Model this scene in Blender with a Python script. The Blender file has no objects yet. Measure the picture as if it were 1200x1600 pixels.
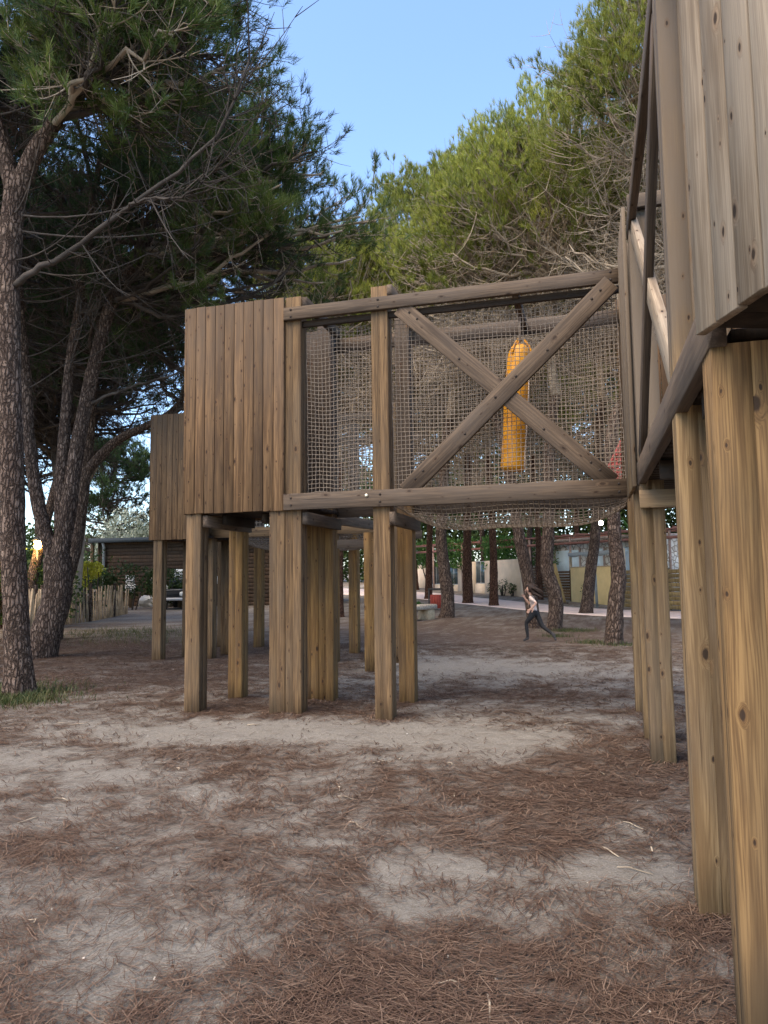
import bpy, bmesh, math, random
import numpy as np
from mathutils import Vector, Matrix, Quaternion
random.seed(7)
RNG = np.random.default_rng(11)
sc = bpy.context.scene
COL = sc.collection
R = math.radians

# ------------------------------------------------------------------ tags
def tag(o, label=None, cat=None, group=None, kind=None):
    if label: o['label'] = label
    if cat: o['category'] = cat
    if group: o['group'] = group
    if kind: o['kind'] = kind
    return o

def thing(name, loc, label, cat, group=None, rz=0.0):
    o = bpy.data.objects.new(name, None)
    o.empty_display_size = .2
    o.location = loc
    o.rotation_euler = (0, 0, rz)
    COL.objects.link(o)
    return tag(o, label, cat, group)

def adopt(child, parent):
    """parent a world-placed object under an (unrotated or rotated) Empty, keeping its place"""
    child.parent = parent
    m = Matrix.Translation(parent.location) @ parent.rotation_euler.to_matrix().to_4x4()
    child.matrix_parent_inverse = m.inverted()

# ------------------------------------------------------------------ noise
def _h(ix, iy, iz):
    n = (ix * 374761393 + iy * 668265263 + iz * 2147483647 * 3) & 0xFFFFFFFF
    n = ((n ^ (n >> 13)) * 1274126177) & 0xFFFFFFFF
    n = ((n ^ (n >> 16)) * 2246822519) & 0xFFFFFFFF
    return ((n ^ (n >> 15)) & 0xFFFF) / 65535.0

def vnoise(x, y, z=0.0):
    x, y, z = np.broadcast_arrays(np.asarray(x, float), np.asarray(y, float), np.asarray(z, float))
    ix, iy, iz = (np.floor(a).astype(np.int64) for a in (x, y, z))
    fx, fy, fz = x - ix, y - iy, z - iz
    fx, fy, fz = (a * a * (3 - 2 * a) for a in (fx, fy, fz))
    r = 0
    for dx in (0, 1):
        for dy in (0, 1):
            for dz in (0, 1):
                w = (fx if dx else 1 - fx) * (fy if dy else 1 - fy) * (fz if dz else 1 - fz)
                r = r + w * _h(ix + dx, iy + dy, iz + dz)
    return r

def fbm(x, y, z=0.0, o=4):
    a, s, r = .5, 1.0, 0
    for i in range(o):
        r = r + a * vnoise(x * s + 17 * i, y * s + 5 * i, z * s)
        a *= .5; s *= 2.03
    return r / (1 - .5 ** o)

# ------------------------------------------------------------------ mesh helpers
def mk(name, V, F, mat, parent=None, smooth=False, attrs=None, loc=None):
    """V (n,3); F list of index arrays (m,k). One mesh object."""
    me = bpy.data.meshes.new(name)
    V = np.asarray(V, dtype=np.float32)
    F = [np.asarray(f, dtype=np.int32) for f in (F if isinstance(F, list) else [F]) if len(f)]
    me.vertices.add(len(V)); me.vertices.foreach_set('co', V.ravel())
    lv = np.concatenate([f.ravel() for f in F])
    tot = np.concatenate([np.full(len(f), f.shape[1], np.int32) for f in F])
    st = np.concatenate([[0], np.cumsum(tot)[:-1]]).astype(np.int32)
    me.loops.add(len(lv)); me.loops.foreach_set('vertex_index', lv)
    me.polygons.add(len(tot)); me.polygons.foreach_set('loop_start', st)
    try: me.polygons.foreach_set('loop_total', tot)
    except Exception: pass
    if smooth: me.polygons.foreach_set('use_smooth', np.ones(len(tot), bool))
    for k, v in (attrs or {}).items():
        a = me.attributes.new(k, 'FLOAT', 'POINT')
        a.data.foreach_set('value', np.asarray(v, np.float32))
    me.update(); me.validate()
    if mat is not None: me.materials.append(mat)
    o = bpy.data.objects.new(name, me)
    COL.objects.link(o)
    if loc is not None: o.location = loc
    if parent is not None: adopt(o, parent)
    return o

class Geo:
    """gathers quads / tris from several shapes into one mesh"""
    def __init__(s): s.V = []; s.F4 = []; s.F3 = []; s.n = 0; s.A = []
    def add(s, V, F4=None, F3=None, a=None):
        V = np.asarray(V, float).reshape(-1, 3)
        if F4 is not None and len(F4): s.F4.append(np.asarray(F4).reshape(-1, 4) + s.n)
        if F3 is not None and len(F3): s.F3.append(np.asarray(F3).reshape(-1, 3) + s.n)
        s.V.append(V); s.n += len(V)
        s.A.append(np.full(len(V), random.random() if a is None else a) if np.ndim(a) == 0 or a is None else np.asarray(a))
    def box(s, a, b, rot=None, a_=None, bev=0.0):
        (x0, y0, z0), (x1, y1, z1) = a, b
        if bev > 0:
            g = min(bev, .45 * (x1 - x0), .45 * (y1 - y0), .45 * (z1 - z0))
            V = []
            for sx in (0, 1):
                for sy in (0, 1):
                    for sz in (0, 1):
                        X, Y, Z = (x1 if sx else x0), (y1 if sy else y0), (z1 if sz else z0)
                        ix, iy, iz = (X - g if sx else X + g), (Y - g if sy else Y + g), (Z - g if sz else Z + g)
                        V += [(X, iy, iz), (ix, Y, iz), (ix, iy, Z)]
            me = bmesh.new()
            vs = [me.verts.new(v) for v in V]
            bmesh.ops.convex_hull(me, input=vs)
            me.verts.ensure_lookup_table(); me.verts.index_update()
            V = [v.co[:] for v in me.verts]
            F3 = [[v.index for v in f.verts] for f in me.faces if len(f.verts) == 3]
            F4 = [[v.index for v in f.verts] for f in me.faces if len(f.verts) == 4]
            me.free()
        else:
            V = [(x, y, z) for x in (x0, x1) for y in (y0, y1) for z in (z0, z1)]
            F4 = [(0, 1, 3, 2), (4, 6, 7, 5), (0, 4, 5, 1), (2, 3, 7, 6), (0, 2, 6, 4), (1, 5, 7, 3)]; F3 = None
        V = np.array(V)
        if rot is not None: V = V @ np.array(rot.to_3x3()).T + np.array(rot.translation)
        s.add(V, F4, F3, a_)
    def tube(s, P, rad, sides=6, caps=True, a=None):
        P = np.asarray(P, float); n = len(P)
        rad = np.broadcast_to(np.asarray(rad, float), (n,))
        T = np.gradient(P, axis=0); T /= np.linalg.norm(T, axis=1)[:, None] + 1e-9
        d = T[n // 2]
        ref = np.array([0, 0, 1.]) if abs(d[2]) < .8 else np.array([1., 0, 0])
        A = np.cross(T, ref); A /= np.linalg.norm(A, axis=1)[:, None] + 1e-9
        B = np.cross(T, A)
        th = np.arange(sides) * 2 * np.pi / sides
        V = P[:, None] + rad[:, None, None] * (np.cos(th)[None, :, None] * A[:, None] + np.sin(th)[None, :, None] * B[:, None])
        i = np.arange(n - 1)[:, None] * sides; j = np.arange(sides)[None]
        jn = (j + 1) % sides
        F = np.stack([i + j, i + jn, i + sides + jn, i + sides + j], -1).reshape(-1, 4)
        V = V.reshape(-1, 3); F3 = []
        if caps:
            V = np.concatenate([V, P[:1], P[-1:]]); m = n * sides
            F3 = [(m, (k + 1) % sides, k) for k in range(sides)] + [(m + 1, m - sides + k, m - sides + (k + 1) % sides) for k in range(sides)]
        s.add(V, F, F3, a)
    def lathe(s, prof, loc=(0, 0, 0), sides=20, a=None):
        s.tube([(0 + loc[0], 0 + loc[1], z + loc[2]) for r, z in prof], [max(r, 1e-4) for r, z in prof], sides, True, a)
    def build(s, name, mat, parent=None, smooth=False, loc=None):
        V = np.concatenate(s.V); F = []
        if s.F4: F.append(np.concatenate(s.F4))
        if s.F3: F.append(np.concatenate(s.F3))
        A = np.concatenate(s.A)
        if loc is not None: V = V - np.array(loc)
        return mk(name, V, F, mat, parent, smooth, {'rnd': A}, loc)

# ------------------------------------------------------------------ node helper
class NT:
    def __init__(s, name):
        s.m = bpy.data.materials.new(name); s.m.use_nodes = True
        s.t = s.m.node_tree; s.t.nodes.clear()
        s.out = s.t.nodes.new('ShaderNodeOutputMaterial')
    def n(s, typ, ins=None, **kw):
        nd = s.t.nodes.new('ShaderNode' + typ)
        for k, v in kw.items(): setattr(nd, k, v)
        for k, v in (ins or {}).items(): s.set(nd.inputs[k], v)
        return nd
    def set(s, sock, v):
        if hasattr(v, 'is_output'): s.t.links.new(v, sock)
        elif hasattr(v, 'outputs'): s.t.links.new(v.outputs[0], sock)
        else: sock.default_value = v
    def math(s, op, a, b=0.0, clamp=False):
        nd = s.n('Math', operation=op, use_clamp=clamp); s.set(nd.inputs[0], a); s.set(nd.inputs[1], b); return nd.outputs[0]
    def vmath(s, op, a, b):
        nd = s.n('VectorMath', operation=op); s.set(nd.inputs[0], a); s.set(nd.inputs[1], b); return nd.outputs[0]
    def mix(s, f, a, b, blend='MIX'):
        nd = s.n('Mix', data_type='RGBA', blend_type=blend, clamp_factor=True)
        s.set(nd.inputs[0], f); s.set(nd.inputs[6], a); s.set(nd.inputs[7], b); return nd.outputs[2]
    def mr(s, v, a, b, c=0., d=1., sm=True):
        nd = s.n('MapRange', interpolation_type='SMOOTHSTEP' if sm else 'LINEAR', clamp=True) if sm else s.n('MapRange', clamp=True)
        for i, x in enumerate((v, a, b, c, d)): s.set(nd.inputs[i], x)
        return nd.outputs[0]
    def noise(s, vec, scale, detail=4, rough=.55, dist=0.):
        nd = s.n('TexNoise', {'Vector': vec, 'Scale': scale, 'Detail': detail, 'Roughness': rough, 'Distortion': dist}); return nd.outputs[0]
    def bump(s, h, strength=.3, dist=.02, normal=None):
        nd = s.n('Bump', {'Height': h, 'Strength': strength, 'Distance': dist})
        if normal is not None: s.set(nd.inputs['Normal'], normal)
        return nd.outputs[0]
    def bsdf(s, col, rough=.8, normal=None, **kw):
        b = s.n('BsdfPrincipled'); s.set(b.inputs['Base Color'], col); s.set(b.inputs['Roughness'], rough)
        if normal is not None: s.set(b.inputs['Normal'], normal)
        for k, v in kw.items(): s.set(b.inputs[k.replace('_', ' ')], v)
        s.t.links.new(b.outputs[0], s.out.inputs[0]); return b

def c4(r, g, b): return (r, g, b, 1.0)
def srgb(r, g, b):
    f = lambda c: (c / 255 / 12.92 if c < 10 else ((c / 255 + .055) / 1.055) ** 2.4)
    return (f(r), f(g), f(b), 1.0)

def wood(name, light, dark, gray, gray_amt=.3, zg=None, knots=1.0, bumps=.45, ks=1.0):
    t = NT(name)
    co = t.n('TexCoord').outputs['Object']
    rnd = t.n('ObjectInfo').outputs['Random']
    at = t.n('Attribute', attribute_name='rnd').outputs['Fac']
    rs = t.math('ADD', t.math('MULTIPLY', rnd, 31.0), t.math('MULTIPLY', at, 53.0))
    off = t.n('CombineXYZ', {0: rs, 1: t.math('MULTIPLY', rs, .7), 2: t.math('MULTIPLY', rs, 1.3)}).outputs[0]
    p = t.vmath('ADD', co, off)
    # knots first, they bend the grain
    sp = t.n('SeparateXYZ', {0: p})
    kp = t.n('CombineXYZ', {0: t.math('MULTIPLY', t.math('ADD', sp.outputs[0], sp.outputs[1]), 9.0 * ks), 1: t.math('MULTIPLY', sp.outputs[2], 4.2 * ks), 2: 0.0}).outputs[0]
    wob = t.noise(t.vmath('MULTIPLY', p, (40, 40, 22)), 1.0, 2)
    vk = t.n('TexVoronoi', {'Vector': kp, 'Scale': 1.0, 'Randomness': 1.0}, feature='F1', voronoi_dimensions='2D')
    kc = t.n('SeparateColor', {0: vk.outputs['Color']})
    kd = t.math('ADD', vk.outputs['Distance'], t.math('MULTIPLY', t.math('SUBTRACT', wob, .5), .10))
    kd = t.math('ADD', kd, t.math('MULTIPLY', t.math('GREATER_THAN', kc.outputs[0], .55), 5.0))      # many cells stay clear
    ksz = t.math('ADD', .036, t.math('MULTIPLY', t.math('POWER', kc.outputs[1], 3.0), .095))
    km = t.mr(t.math('DIVIDE', kd, ksz), 1.25, .65)
    kring = t.mr(t.math('DIVIDE', kd, ksz), 3.0, 1.0)
    warp = t.n('CombineXYZ', {0: t.math('MULTIPLY', kring, .03), 1: t.math('MULTIPLY', kring, .02), 2: 0.0}).outputs[0]
    q = t.vmath('ADD', p, warp)
    low = t.noise(t.vmath('MULTIPLY', q, (3.0, 3.0, .35)), 1.0, 3)
    wv = t.n('CombineXYZ', {0: t.math('MULTIPLY', low, .16), 1: t.math('MULTIPLY', low, .10), 2: 0.0}).outputs[0]
    q2 = t.vmath('ADD', t.vmath('MULTIPLY', q, (1, 1, .045)), wv)
    sx = t.n('SeparateXYZ', {0: q2})
    ph = t.math('ADD', t.math('MULTIPLY', t.math('ADD', sx.outputs[0], t.math('MULTIPLY', sx.outputs[1], .8)), 690.0), t.math('MULTIPLY', low, 5.0))
    late = t.math('POWER', t.math('ADD', .5, t.math('MULTIPLY', t.math('SINE', ph), .5)), 2.5)
    rings = t.math('SUBTRACT', t.noise(q2, 62.0, 2, .5), t.math('MULTIPLY', t.math('SUBTRACT', late, .3), .15))
    fine = t.noise(t.vmath('MULTIPLY', q, (120, 120, 2.2)), 1.0, 5, .72)
    stain = t.noise(t.vmath('MULTIPLY', q, (19, 19, .9)), 1.0, 4, .6)
    patch = t.noise(t.vmath('MULTIPLY', p, (2.2, 2.2, .9)), 1.0, 4)
    g = t.math('ADD', t.math('MULTIPLY', rings, .5), t.math('MULTIPLY', fine, .5))
    col = t.mix(t.mr(g, .38, .62), dark, light)
    col = t.mix(t.math('MULTIPLY', t.mr(stain, .46, .66), .72), col, c4(dark[0] * .62, dark[1] * .6, dark[2] * .6))
    # each plank its own tone
    tone = t.math('ADD', .62, t.math('MULTIPLY', t.math('FRACT', t.math('MULTIPLY', rs, 7.31)), .66))
    col = t.mix(1.0, col, t.n('CombineColor', {0: tone, 1: tone, 2: tone}).outputs[0], 'MULTIPLY')
    gf_ = t.math('MULTIPLY', t.mr(patch, .35, .68), gray_amt)
    if zg:
        z = t.n('SeparateXYZ', {0: t.n('NewGeometry').outputs['Position']}).outputs[2]
        zz = t.mr(t.math('ADD', z, t.math('MULTIPLY', t.math('SUBTRACT', patch, .5), 1.2)), zg[0], zg[1])
        gf_ = t.math('ADD', gf_, t.math('MULTIPLY', zz, zg[2]), True)
    col = t.mix(gf_, col, gray)
    col = t.mix(t.math('MULTIPLY', kring, .35 * knots), col, c4(dark[0] * .8, dark[1] * .62, dark[2] * .5))
    col = t.mix(t.math('MULTIPLY', km, .9 * knots), col, c4(.025, .015, .010))
    # long drying cracks
    cr = t.noise(t.vmath('MULTIPLY', q, (38, 38, .8)), 1.0, 2)
    crm = t.mr(cr, .70, .76)
    col = t.mix(t.math('MULTIPLY', crm, .65), col, c4(dark[0] * .3, dark[1] * .28, dark[2] * .26))
    hgt = t.math('SUBTRACT', t.math('ADD', t.math('MULTIPLY', g, .7), t.math('MULTIPLY', km, -.3)), t.math('MULTIPLY', crm, .8))
    t.bsdf(col, t.mr(g, .3, .7, .72, .9), t.bump(hgt, bumps, .006), Specular_IOR_Level=.25)
    return t.m

def plain(name, col, rough=.7, var=.2, scale=6., bumps=.1, metal=0., spec=.4):
    t = NT(name)
    co = t.n('TexCoord').outputs['Object']
    n = t.noise(co, scale, 6, .6)
    c = t.mix(t.mr(n, .3, .7), c4(*[x * (1 - var) for x in col[:3]]), c4(*[min(1, x * (1 + var)) for x in col[:3]]))
    t.bsdf(c, rough, t.bump(t.noise(co, scale * 8, 4), bumps, .01), Metallic=metal, Specular_IOR_Level=spec)
    return t.m

def bark(name, a, b, crack, sc=1.0):
    t = NT(name)
    co = t.n('TexCoord').outputs['Object']
    w = t.noise(co, 7.0 * sc, 4, .6)
    p = t.vmath('ADD', t.vmath('MULTIPLY', co, (21 * sc, 21 * sc, 6.0 * sc)), t.n('CombineXYZ', {0: t.math('MULTIPLY', w, 2.6), 1: t.math('MULTIPLY', w, -2.2), 2: t.math('MULTIPLY', w, 1.9)}).outputs[0])
    v = t.n('TexVoronoi', {'Vector': p, 'Scale': 1.0}, feature='DISTANCE_TO_EDGE').outputs[0]
    cid = t.n('TexVoronoi', {'Vector': p, 'Scale': 1.0}, feature='F1').outputs['Color']
    cidf = t.n('SeparateColor', {0: cid}).outputs[0]
    pl = t.mr(t.math('ADD', v, t.math('MULTIPLY', t.math('SUBTRACT', t.noise(co, 26 * sc, 4, .7), .5), .22)), -.06, .30)
    fl = t.noise(t.vmath('MULTIPLY', co, (60 * sc, 60 * sc, 22 * sc)), 1.0, 5, .65)
    col = t.mix(t.math('ADD', t.math('MULTIPLY', cidf, .6), t.math('MULTIPLY', t.mr(fl, .35, .7), .5), True), a, b)
    lg = t.noise(co, 2.2, 4, .6)
    col = t.mix(t.math('MULTIPLY', t.mr(lg, .4, .7), .5), col, c4(a[0] * .7, a[1] * .72, a[2] * .8))
    col = t.mix(pl, crack, col)
    h = t.math('ADD', pl, t.math('MULTIPLY', fl, .35))
    t.bsdf(col, .92, t.bump(h, .9, .03), Specular_IOR_Level=.15)
    return t.m

def leafmat(name, a, b, c, trans=.25):
    t = NT(name)
    at = t.n('Attribute', attribute_name='rnd').outputs['Fac']
    r = t.n('ValToRGB', {0: at})
    e = r.color_ramp.elements
    e[0].position = 0.0; e[0].color = a
    e[1].position = 1.0; e[1].color = c
    m = r.color_ramp.elements.new(.5); m.color = b
    rnd = t.n('ObjectInfo').outputs['Random']
    tn = t.math('ADD', .8, t.math('MULTIPLY', rnd, .4))
    col = t.mix(1.0, r.outputs[0], t.n('CombineColor', {0: tn, 1: tn, 2: tn}).outputs[0], 'MULTIPLY')
    d = t.n('BsdfDiffuse', {0: col}); tr = t.n('BsdfTranslucent', {0: col})
    gl = t.n('BsdfGlossy', {0: c4(.5, .5, .5), 'Roughness': .45})
    mx = t.n('MixShader', {0: trans, 1: d.outputs[0], 2: tr.outputs[0]})
    fr = t.n('MixShader', {0: .035, 1: mx.outputs[0], 2: gl.outputs[0]})
    t.t.links.new(fr.outputs[0], t.out.inputs[0])
    return t.m

M = {}
M['post'] = wood('weathered_post_wood', c4(.205, .128, .062), c4(.088, .051, .024), c4(.10, .075, .050), .5)
M['inner'] = wood('sheltered_warm_wood', c4(.31, .182, .064), c4(.175, .093, .030), c4(.075, .055, .040), .45, (2.15, 2.6, 1.0))
M['beam'] = wood('grey_brown_beam_wood', c4(.128, .090, .060), c4(.058, .040, .027), c4(.092, .074, .060), .5)
M['panel'] = wood('plank_wall_wood', c4(.215, .126, .060), c4(.095, .053, .025), c4(.085, .058, .038), .3, (2.9, 5.4, .7), 1.0, .5, 1.35)
M['pale'] = wood('pale_weathered_wood', c4(.39, .30, .205), c4(.24, .174, .112), c4(.34, .285, .22), .5, None, 1.0, .6, 1.5)
M['palepost'] = wood('pale_post_wood', c4(.265, .178, .088), c4(.145, .090, .041), c4(.135, .103, .073), .45, (2.2, 2.8, .8))
M['nearpost'] = wood('thick_near_post_wood', c4(.235, .143, .060), c4(.110, .061, .024), c4(.10, .074, .046), .5)
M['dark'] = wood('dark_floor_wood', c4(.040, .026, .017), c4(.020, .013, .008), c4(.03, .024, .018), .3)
M['rope'] = plain('hemp_rope', (.215, .172, .132), .9, .3, 40)
M['redrope'] = plain('faded_red_rope', (.45, .11, .10), .9, .25, 40)
M['bark'] = bark('pine_bark', c4(.10, .066, .050), c4(.27, .195, .15), c4(.028, .018, .013))
M['barkred'] = bark('red_pine_bark', c4(.11, .052, .032), c4(.24, .128, .082), c4(.03, .014, .009))
M['twig'] = plain('grey_twig_bark', (.060, .048, .039), .95, .5, 3.)
M['twigl'] = plain('pale_dry_twig_bark', (.33, .27, .20), .95, .4, 3.)
M['needle'] = leafmat('pine_needles', c4(.050, .078, .018), c4(.19, .225, .040), c4(.50, .50, .10), .42)
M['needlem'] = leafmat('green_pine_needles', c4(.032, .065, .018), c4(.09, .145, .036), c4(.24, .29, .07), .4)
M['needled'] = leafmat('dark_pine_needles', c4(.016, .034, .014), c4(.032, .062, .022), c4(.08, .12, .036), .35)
M['leafsilver'] = leafmat('silver_leaves', c4(.16, .20, .14), c4(.30, .34, .26), c4(.50, .53, .44), .2)
M['leafgreen'] = leafmat('hedge_leaves', c4(.035, .085, .02), c4(.07, .16, .035), c4(.14, .25, .06), .25)
M['leafdark'] = leafmat('dark_hedge_leaves', c4(.02, .04, .012), c4(.045, .075, .02), c4(.08, .12, .035), .25)
M['leaflit'] = leafmat('yellow_lit_leaves', c4(.30, .28, .03), c4(.55, .50, .05), c4(.75, .70, .10), .3)  # yellow light falling on the shrub is put into the leaf colour
M['grass'] = leafmat('grass_blades', c4(.025, .042, .014), c4(.055, .078, .024), c4(.15, .13, .055), .25)
M['litter'] = leafmat('fallen_needles', c4(.038, .023, .017), c4(.088, .055, .040), c4(.21, .148, .108), .0)
M['stone'] = plain('rough_stone', (.36, .30, .22), .9, .3, 12, .5)
M['conc'] = plain('grey_concrete', (.34, .32, .28), .9, .35, 30, .6)

# ------------------------------------------------------------------ camera (fitted to the photograph's perspective)
cam = bpy.data.cameras.new('camera'); co_ = bpy.data.objects.new('camera', cam); COL.objects.link(co_)
cam.sensor_fit = 'HORIZONTAL'; cam.sensor_width = 36.0; cam.lens = 36.0 * 1146.94 / 1200.0
cam.clip_start = .05; cam.clip_end = 2000
pitch, yaw, roll = 0.0893999, 0.2746593, -0.01197781
fwd = Vector((-math.sin(yaw) * math.cos(pitch), math.cos(yaw) * math.cos(pitch), math.sin(pitch)))
rt = Vector((math.cos(yaw), math.sin(yaw), 0)); up = rt.cross(fwd)
r2 = rt * math.cos(roll) + up * math.sin(roll); u2 = up * math.cos(roll) - rt * math.sin(roll)
mt = Matrix((r2, u2, -fwd)).transposed().to_4x4(); mt.translation = (0, 0, 1.5)
co_.matrix_world = mt
sc.camera = co_

# ------------------------------------------------------------------ light
SUN_AZ, SUN_EL = R(-152), R(56)          # azimuth from +Y towards +X
w = bpy.data.worlds.new('World'); sc.world = w; w.use_nodes = True
nt = w.node_tree; bg = nt.nodes['Background']
sky = nt.nodes.new('ShaderNodeTexSky'); sky.sky_type = 'NISHITA'; sky.sun_disc = False
sky.sun_elevation = SUN_EL; sky.sun_rotation = SUN_AZ; sky.air_density = 1.0; sky.dust_density = 1.0; sky.ozone_density = 3.6
nt.links.new(sky.outputs[0], bg.inputs[0]); bg.inputs[1].default_value = .11
sl = bpy.data.lights.new('sun', 'SUN'); sl.energy = 1.5; sl.angle = R(55); sl.color = (1.0, .80, .54)
so = bpy.data.objects.new('sun', sl); COL.objects.link(so)
sd = Vector((math.sin(SUN_AZ) * math.cos(SUN_EL), math.cos(SUN_AZ) * math.cos(SUN_EL), math.sin(SUN_EL)))
so.rotation_euler = sd.to_track_quat('Z', 'Y').to_euler()
so.location = sd * 50
vs = sc.view_settings; vs.view_transform = 'Standard'; vs.look = 'None'; vs.gamma = 1; vs.use_curve_mapping = False
vs.exposure = 2.05

# ------------------------------------------------------------------ ground
def rise(x, y):
    t = np.maximum(0, np.asarray(y, float) - 24); return .022 * t * t / (t + 8)
def blob(x, y, cx, cy, rx, ry): return np.exp(-(((x - cx) / rx) ** 2 + ((y - cy) / ry) ** 2))
POSTS = [(-4.39, 7.59), (-3.35, 7.59), (-3.16, 7.59), (-2.14, 7.59), (-4.34, 8.53), (-3.32, 8.53), (-3.13, 8.53), (-2.14, 8.59), (.49, 8.55), (.49, 7.15), (.49, 6.4), (.49, 3.66), (.52, 2.65)]
def litter(x, y):
    v = .50 + .17 * (fbm(x * .9 + 3, y * .9, 0, 4) - .5) * 2
    v = v + .42 * (fbm(x * 3.2, y * 3.2 + 9, 2, 3) - .5) * 2
    v = v + .40 * (fbm(x * 9.5 + 2, y * 9.5, 6, 3) - .5) * 2
    for cx, cy, rx, ry, a in (( -2.4, 6.95, 1.5, .42, -1.05), (-1.2, 6.9, .9, .4, -.6), (-3.9, 6.55, 1.1, .4, -.7), (-2.4, 12.4, 1.2, 1.5, -.6), (-.8, 12.4, 1.0, .9, -.5),
                              (.1, 4.0, .35, .3, -.7), (-2.3, 2.6, .7, .5, -.2), (-4.4, 5.1, .9, .7, -.35), (-1.08, 3.75, .1, .16, -.7), (-.85, 3.4, .14, .12, -.5), (-.74, 3.9, .2, .12, -.6), (-1.6, 2.7, .45, .3, -.15),
                              (.1, 6.3, .55, .8, .6), (-.3, 5.4, .6, .5, .35), (-1.1, 5.3, .9, .5, .2), (-.3, 4.5, .6, .5, .3), (-.1, 3.0, .6, .5, .35), (-.9, 2.6, .5, .3, .35), (-1.4, 9.6, 1.2, .6, .45),
                              (-3.9, 8.0, .9, .3, .7), (-2.6, 7.95, .6, .25, .5), (-11, 15, 5, 4, .5), (-7, 12, 3, 3, .35), (-3.2, 5.7, .7, .4, .35), (-6, 9.5, 1.5, 1.0, .2), (-1.5, 18, 6, 3, .45), (-3, 24, 8, 5, .4)):
        v = v + a * blob(x, y, cx, cy, rx, ry)
    for px_, py_ in POSTS:
        v = v + .55 * np.exp(-(((x - px_) ** 2 + (y - py_) ** 2) / .06))
    return np.clip(v, 0, 1)
def gz(x, y):
    """ground height"""
    x = np.asarray(x, float); y = np.asarray(y, float)
    near = np.clip((30 - y) / 20, 0, 1)
    heap = 0
    for px_, py_ in POSTS:
        heap = heap + .030 * np.exp(-(((x - px_) ** 2 + (y - py_) ** 2) / .032))
    return heap + rise(x, y) + near * (.07 * (fbm(x * .7, y * .7, 5, 3) - .5) + .045 * (fbm(x * 3.1, y * 3.1, 8, 3) - .5) + .016 * (fbm(x * 9, y * 9, 4, 3) - .5))
def gh(x, y): return float(gz(x, y))

def spaced(segs):
    out = []
    for a, b, d in segs: out.append(np.arange(a, b, d))
    return np.concatenate(out + [np.array([segs[-1][1]])])
gx_ = spaced([(-320, -60, 20), (-60, -14, 1.2), (-14, -6, .16), (-6, 2.2, .035), (2.2, 8, .3), (8, 60, 3), (60, 320, 20)])
gy_ = spaced([(-40, -2, 2), (-2, 1.6, .2), (1.6, 9.6, .04), (9.6, 20, .12), (20, 60, .7), (60, 420, 20)])
X, Y = np.meshgrid(gx_, gy_, indexing='ij')
L = litter(X, Y)
Z = gz(X, Y) + .006 * L * np.clip((12 - Y) / 6, 0, 1) * (vnoise(X * 22, Y * 22) - .3) * 2
nx, ny = X.shape
idx = np.arange(nx * ny).reshape(nx, ny)
F = np.stack([idx[:-1, :-1], idx[1:, :-1], idx[1:, 1:], idx[:-1, 1:]], -1).reshape(-1, 4)
def ground_mat():
    t = NT('sandy_ground')
    pos = t.n('NewGeometry').outputs['Position']
    lit = t.n('Attribute', attribute_name='litter').outputs['Fac']
    n1 = t.noise(pos, 9.0, 6, .65, .8)
    n2 = t.noise(pos, 46.0, 6, .7, 2.2)
    n3 = t.noise(pos, 160.0, 4, .7, 1.0)
    fib = t.noise(t.vmath('MULTIPLY', pos, (1.0, 2.2, 1.0)), 70.0, 3, .6, 4.5)
    fine = t.noise(pos, 420.0, 2, .6)
    big = t.noise(pos, .55, 3)
    f = t.math('ADD', lit, t.math('ADD', t.math('MULTIPLY', t.math('SUBTRACT', n1, .5), .9), t.math('MULTIPLY', t.math('SUBTRACT', fib, .5), 1.5)))
    m = t.mr(f, .18, 1.02, 0., 1., False)
    sand = t.mix(t.mr(n2, .3, .7), c4(.200, .176, .146), c4(.38, .35, .31))
    sand = t.mix(t.math('MULTIPLY', t.mr(n3, .56, .72), .5), sand, c4(.105, .082, .064))
    sand = t.mix(t.math('MULTIPLY', t.mr(fine, .62, .70), .5), sand, c4(.46, .42, .37))
    lc = t.mix(t.mr(fib, .35, .65), c4(.040, .023, .016), c4(.145, .088, .060))
    lc = t.mix(t.mr(big, .35, .7), lc, t.mix(t.mr(n2, .3, .7), c4(.060, .037, .027), c4(.170, .110, .080)))
    lc = t.mix(t.math('MULTIPLY', t.mr(n3, .55, .7), .6), lc, c4(.03, .02, .015))
    col = t.mix(t.math('MULTIPLY', m, .92), sand, lc)
    # small dark crumbs of bark
    vo = t.n('TexVoronoi', {'Vector': pos, 'Scale': 55.0}, feature='F1').outputs['Distance']
    cr = t.math('MULTIPLY', t.mr(vo, .16, .10), t.mr(n1, .5, .62))
    col = t.mix(t.math('MULTIPLY', cr, .75), col, c4(.05, .032, .022))
    h = t.math('ADD', t.math('ADD', t.math('MULTIPLY', n2, .9), t.math('MULTIPLY', fib, .5)), t.math('ADD', t.math('MULTIPLY', n1, 1.2), t.math('MULTIPLY', n3, .3)))
    t.bsdf(col, .95, t.bump(h, .8, .035), Specular_IOR_Level=.1)
    return t.m
g = mk('ground', np.stack([X, Y, Z], -1).reshape(-1, 3), F, ground_mat(), None, True, {'litter': L.ravel()})
tag(g, kind='structure')

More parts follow.
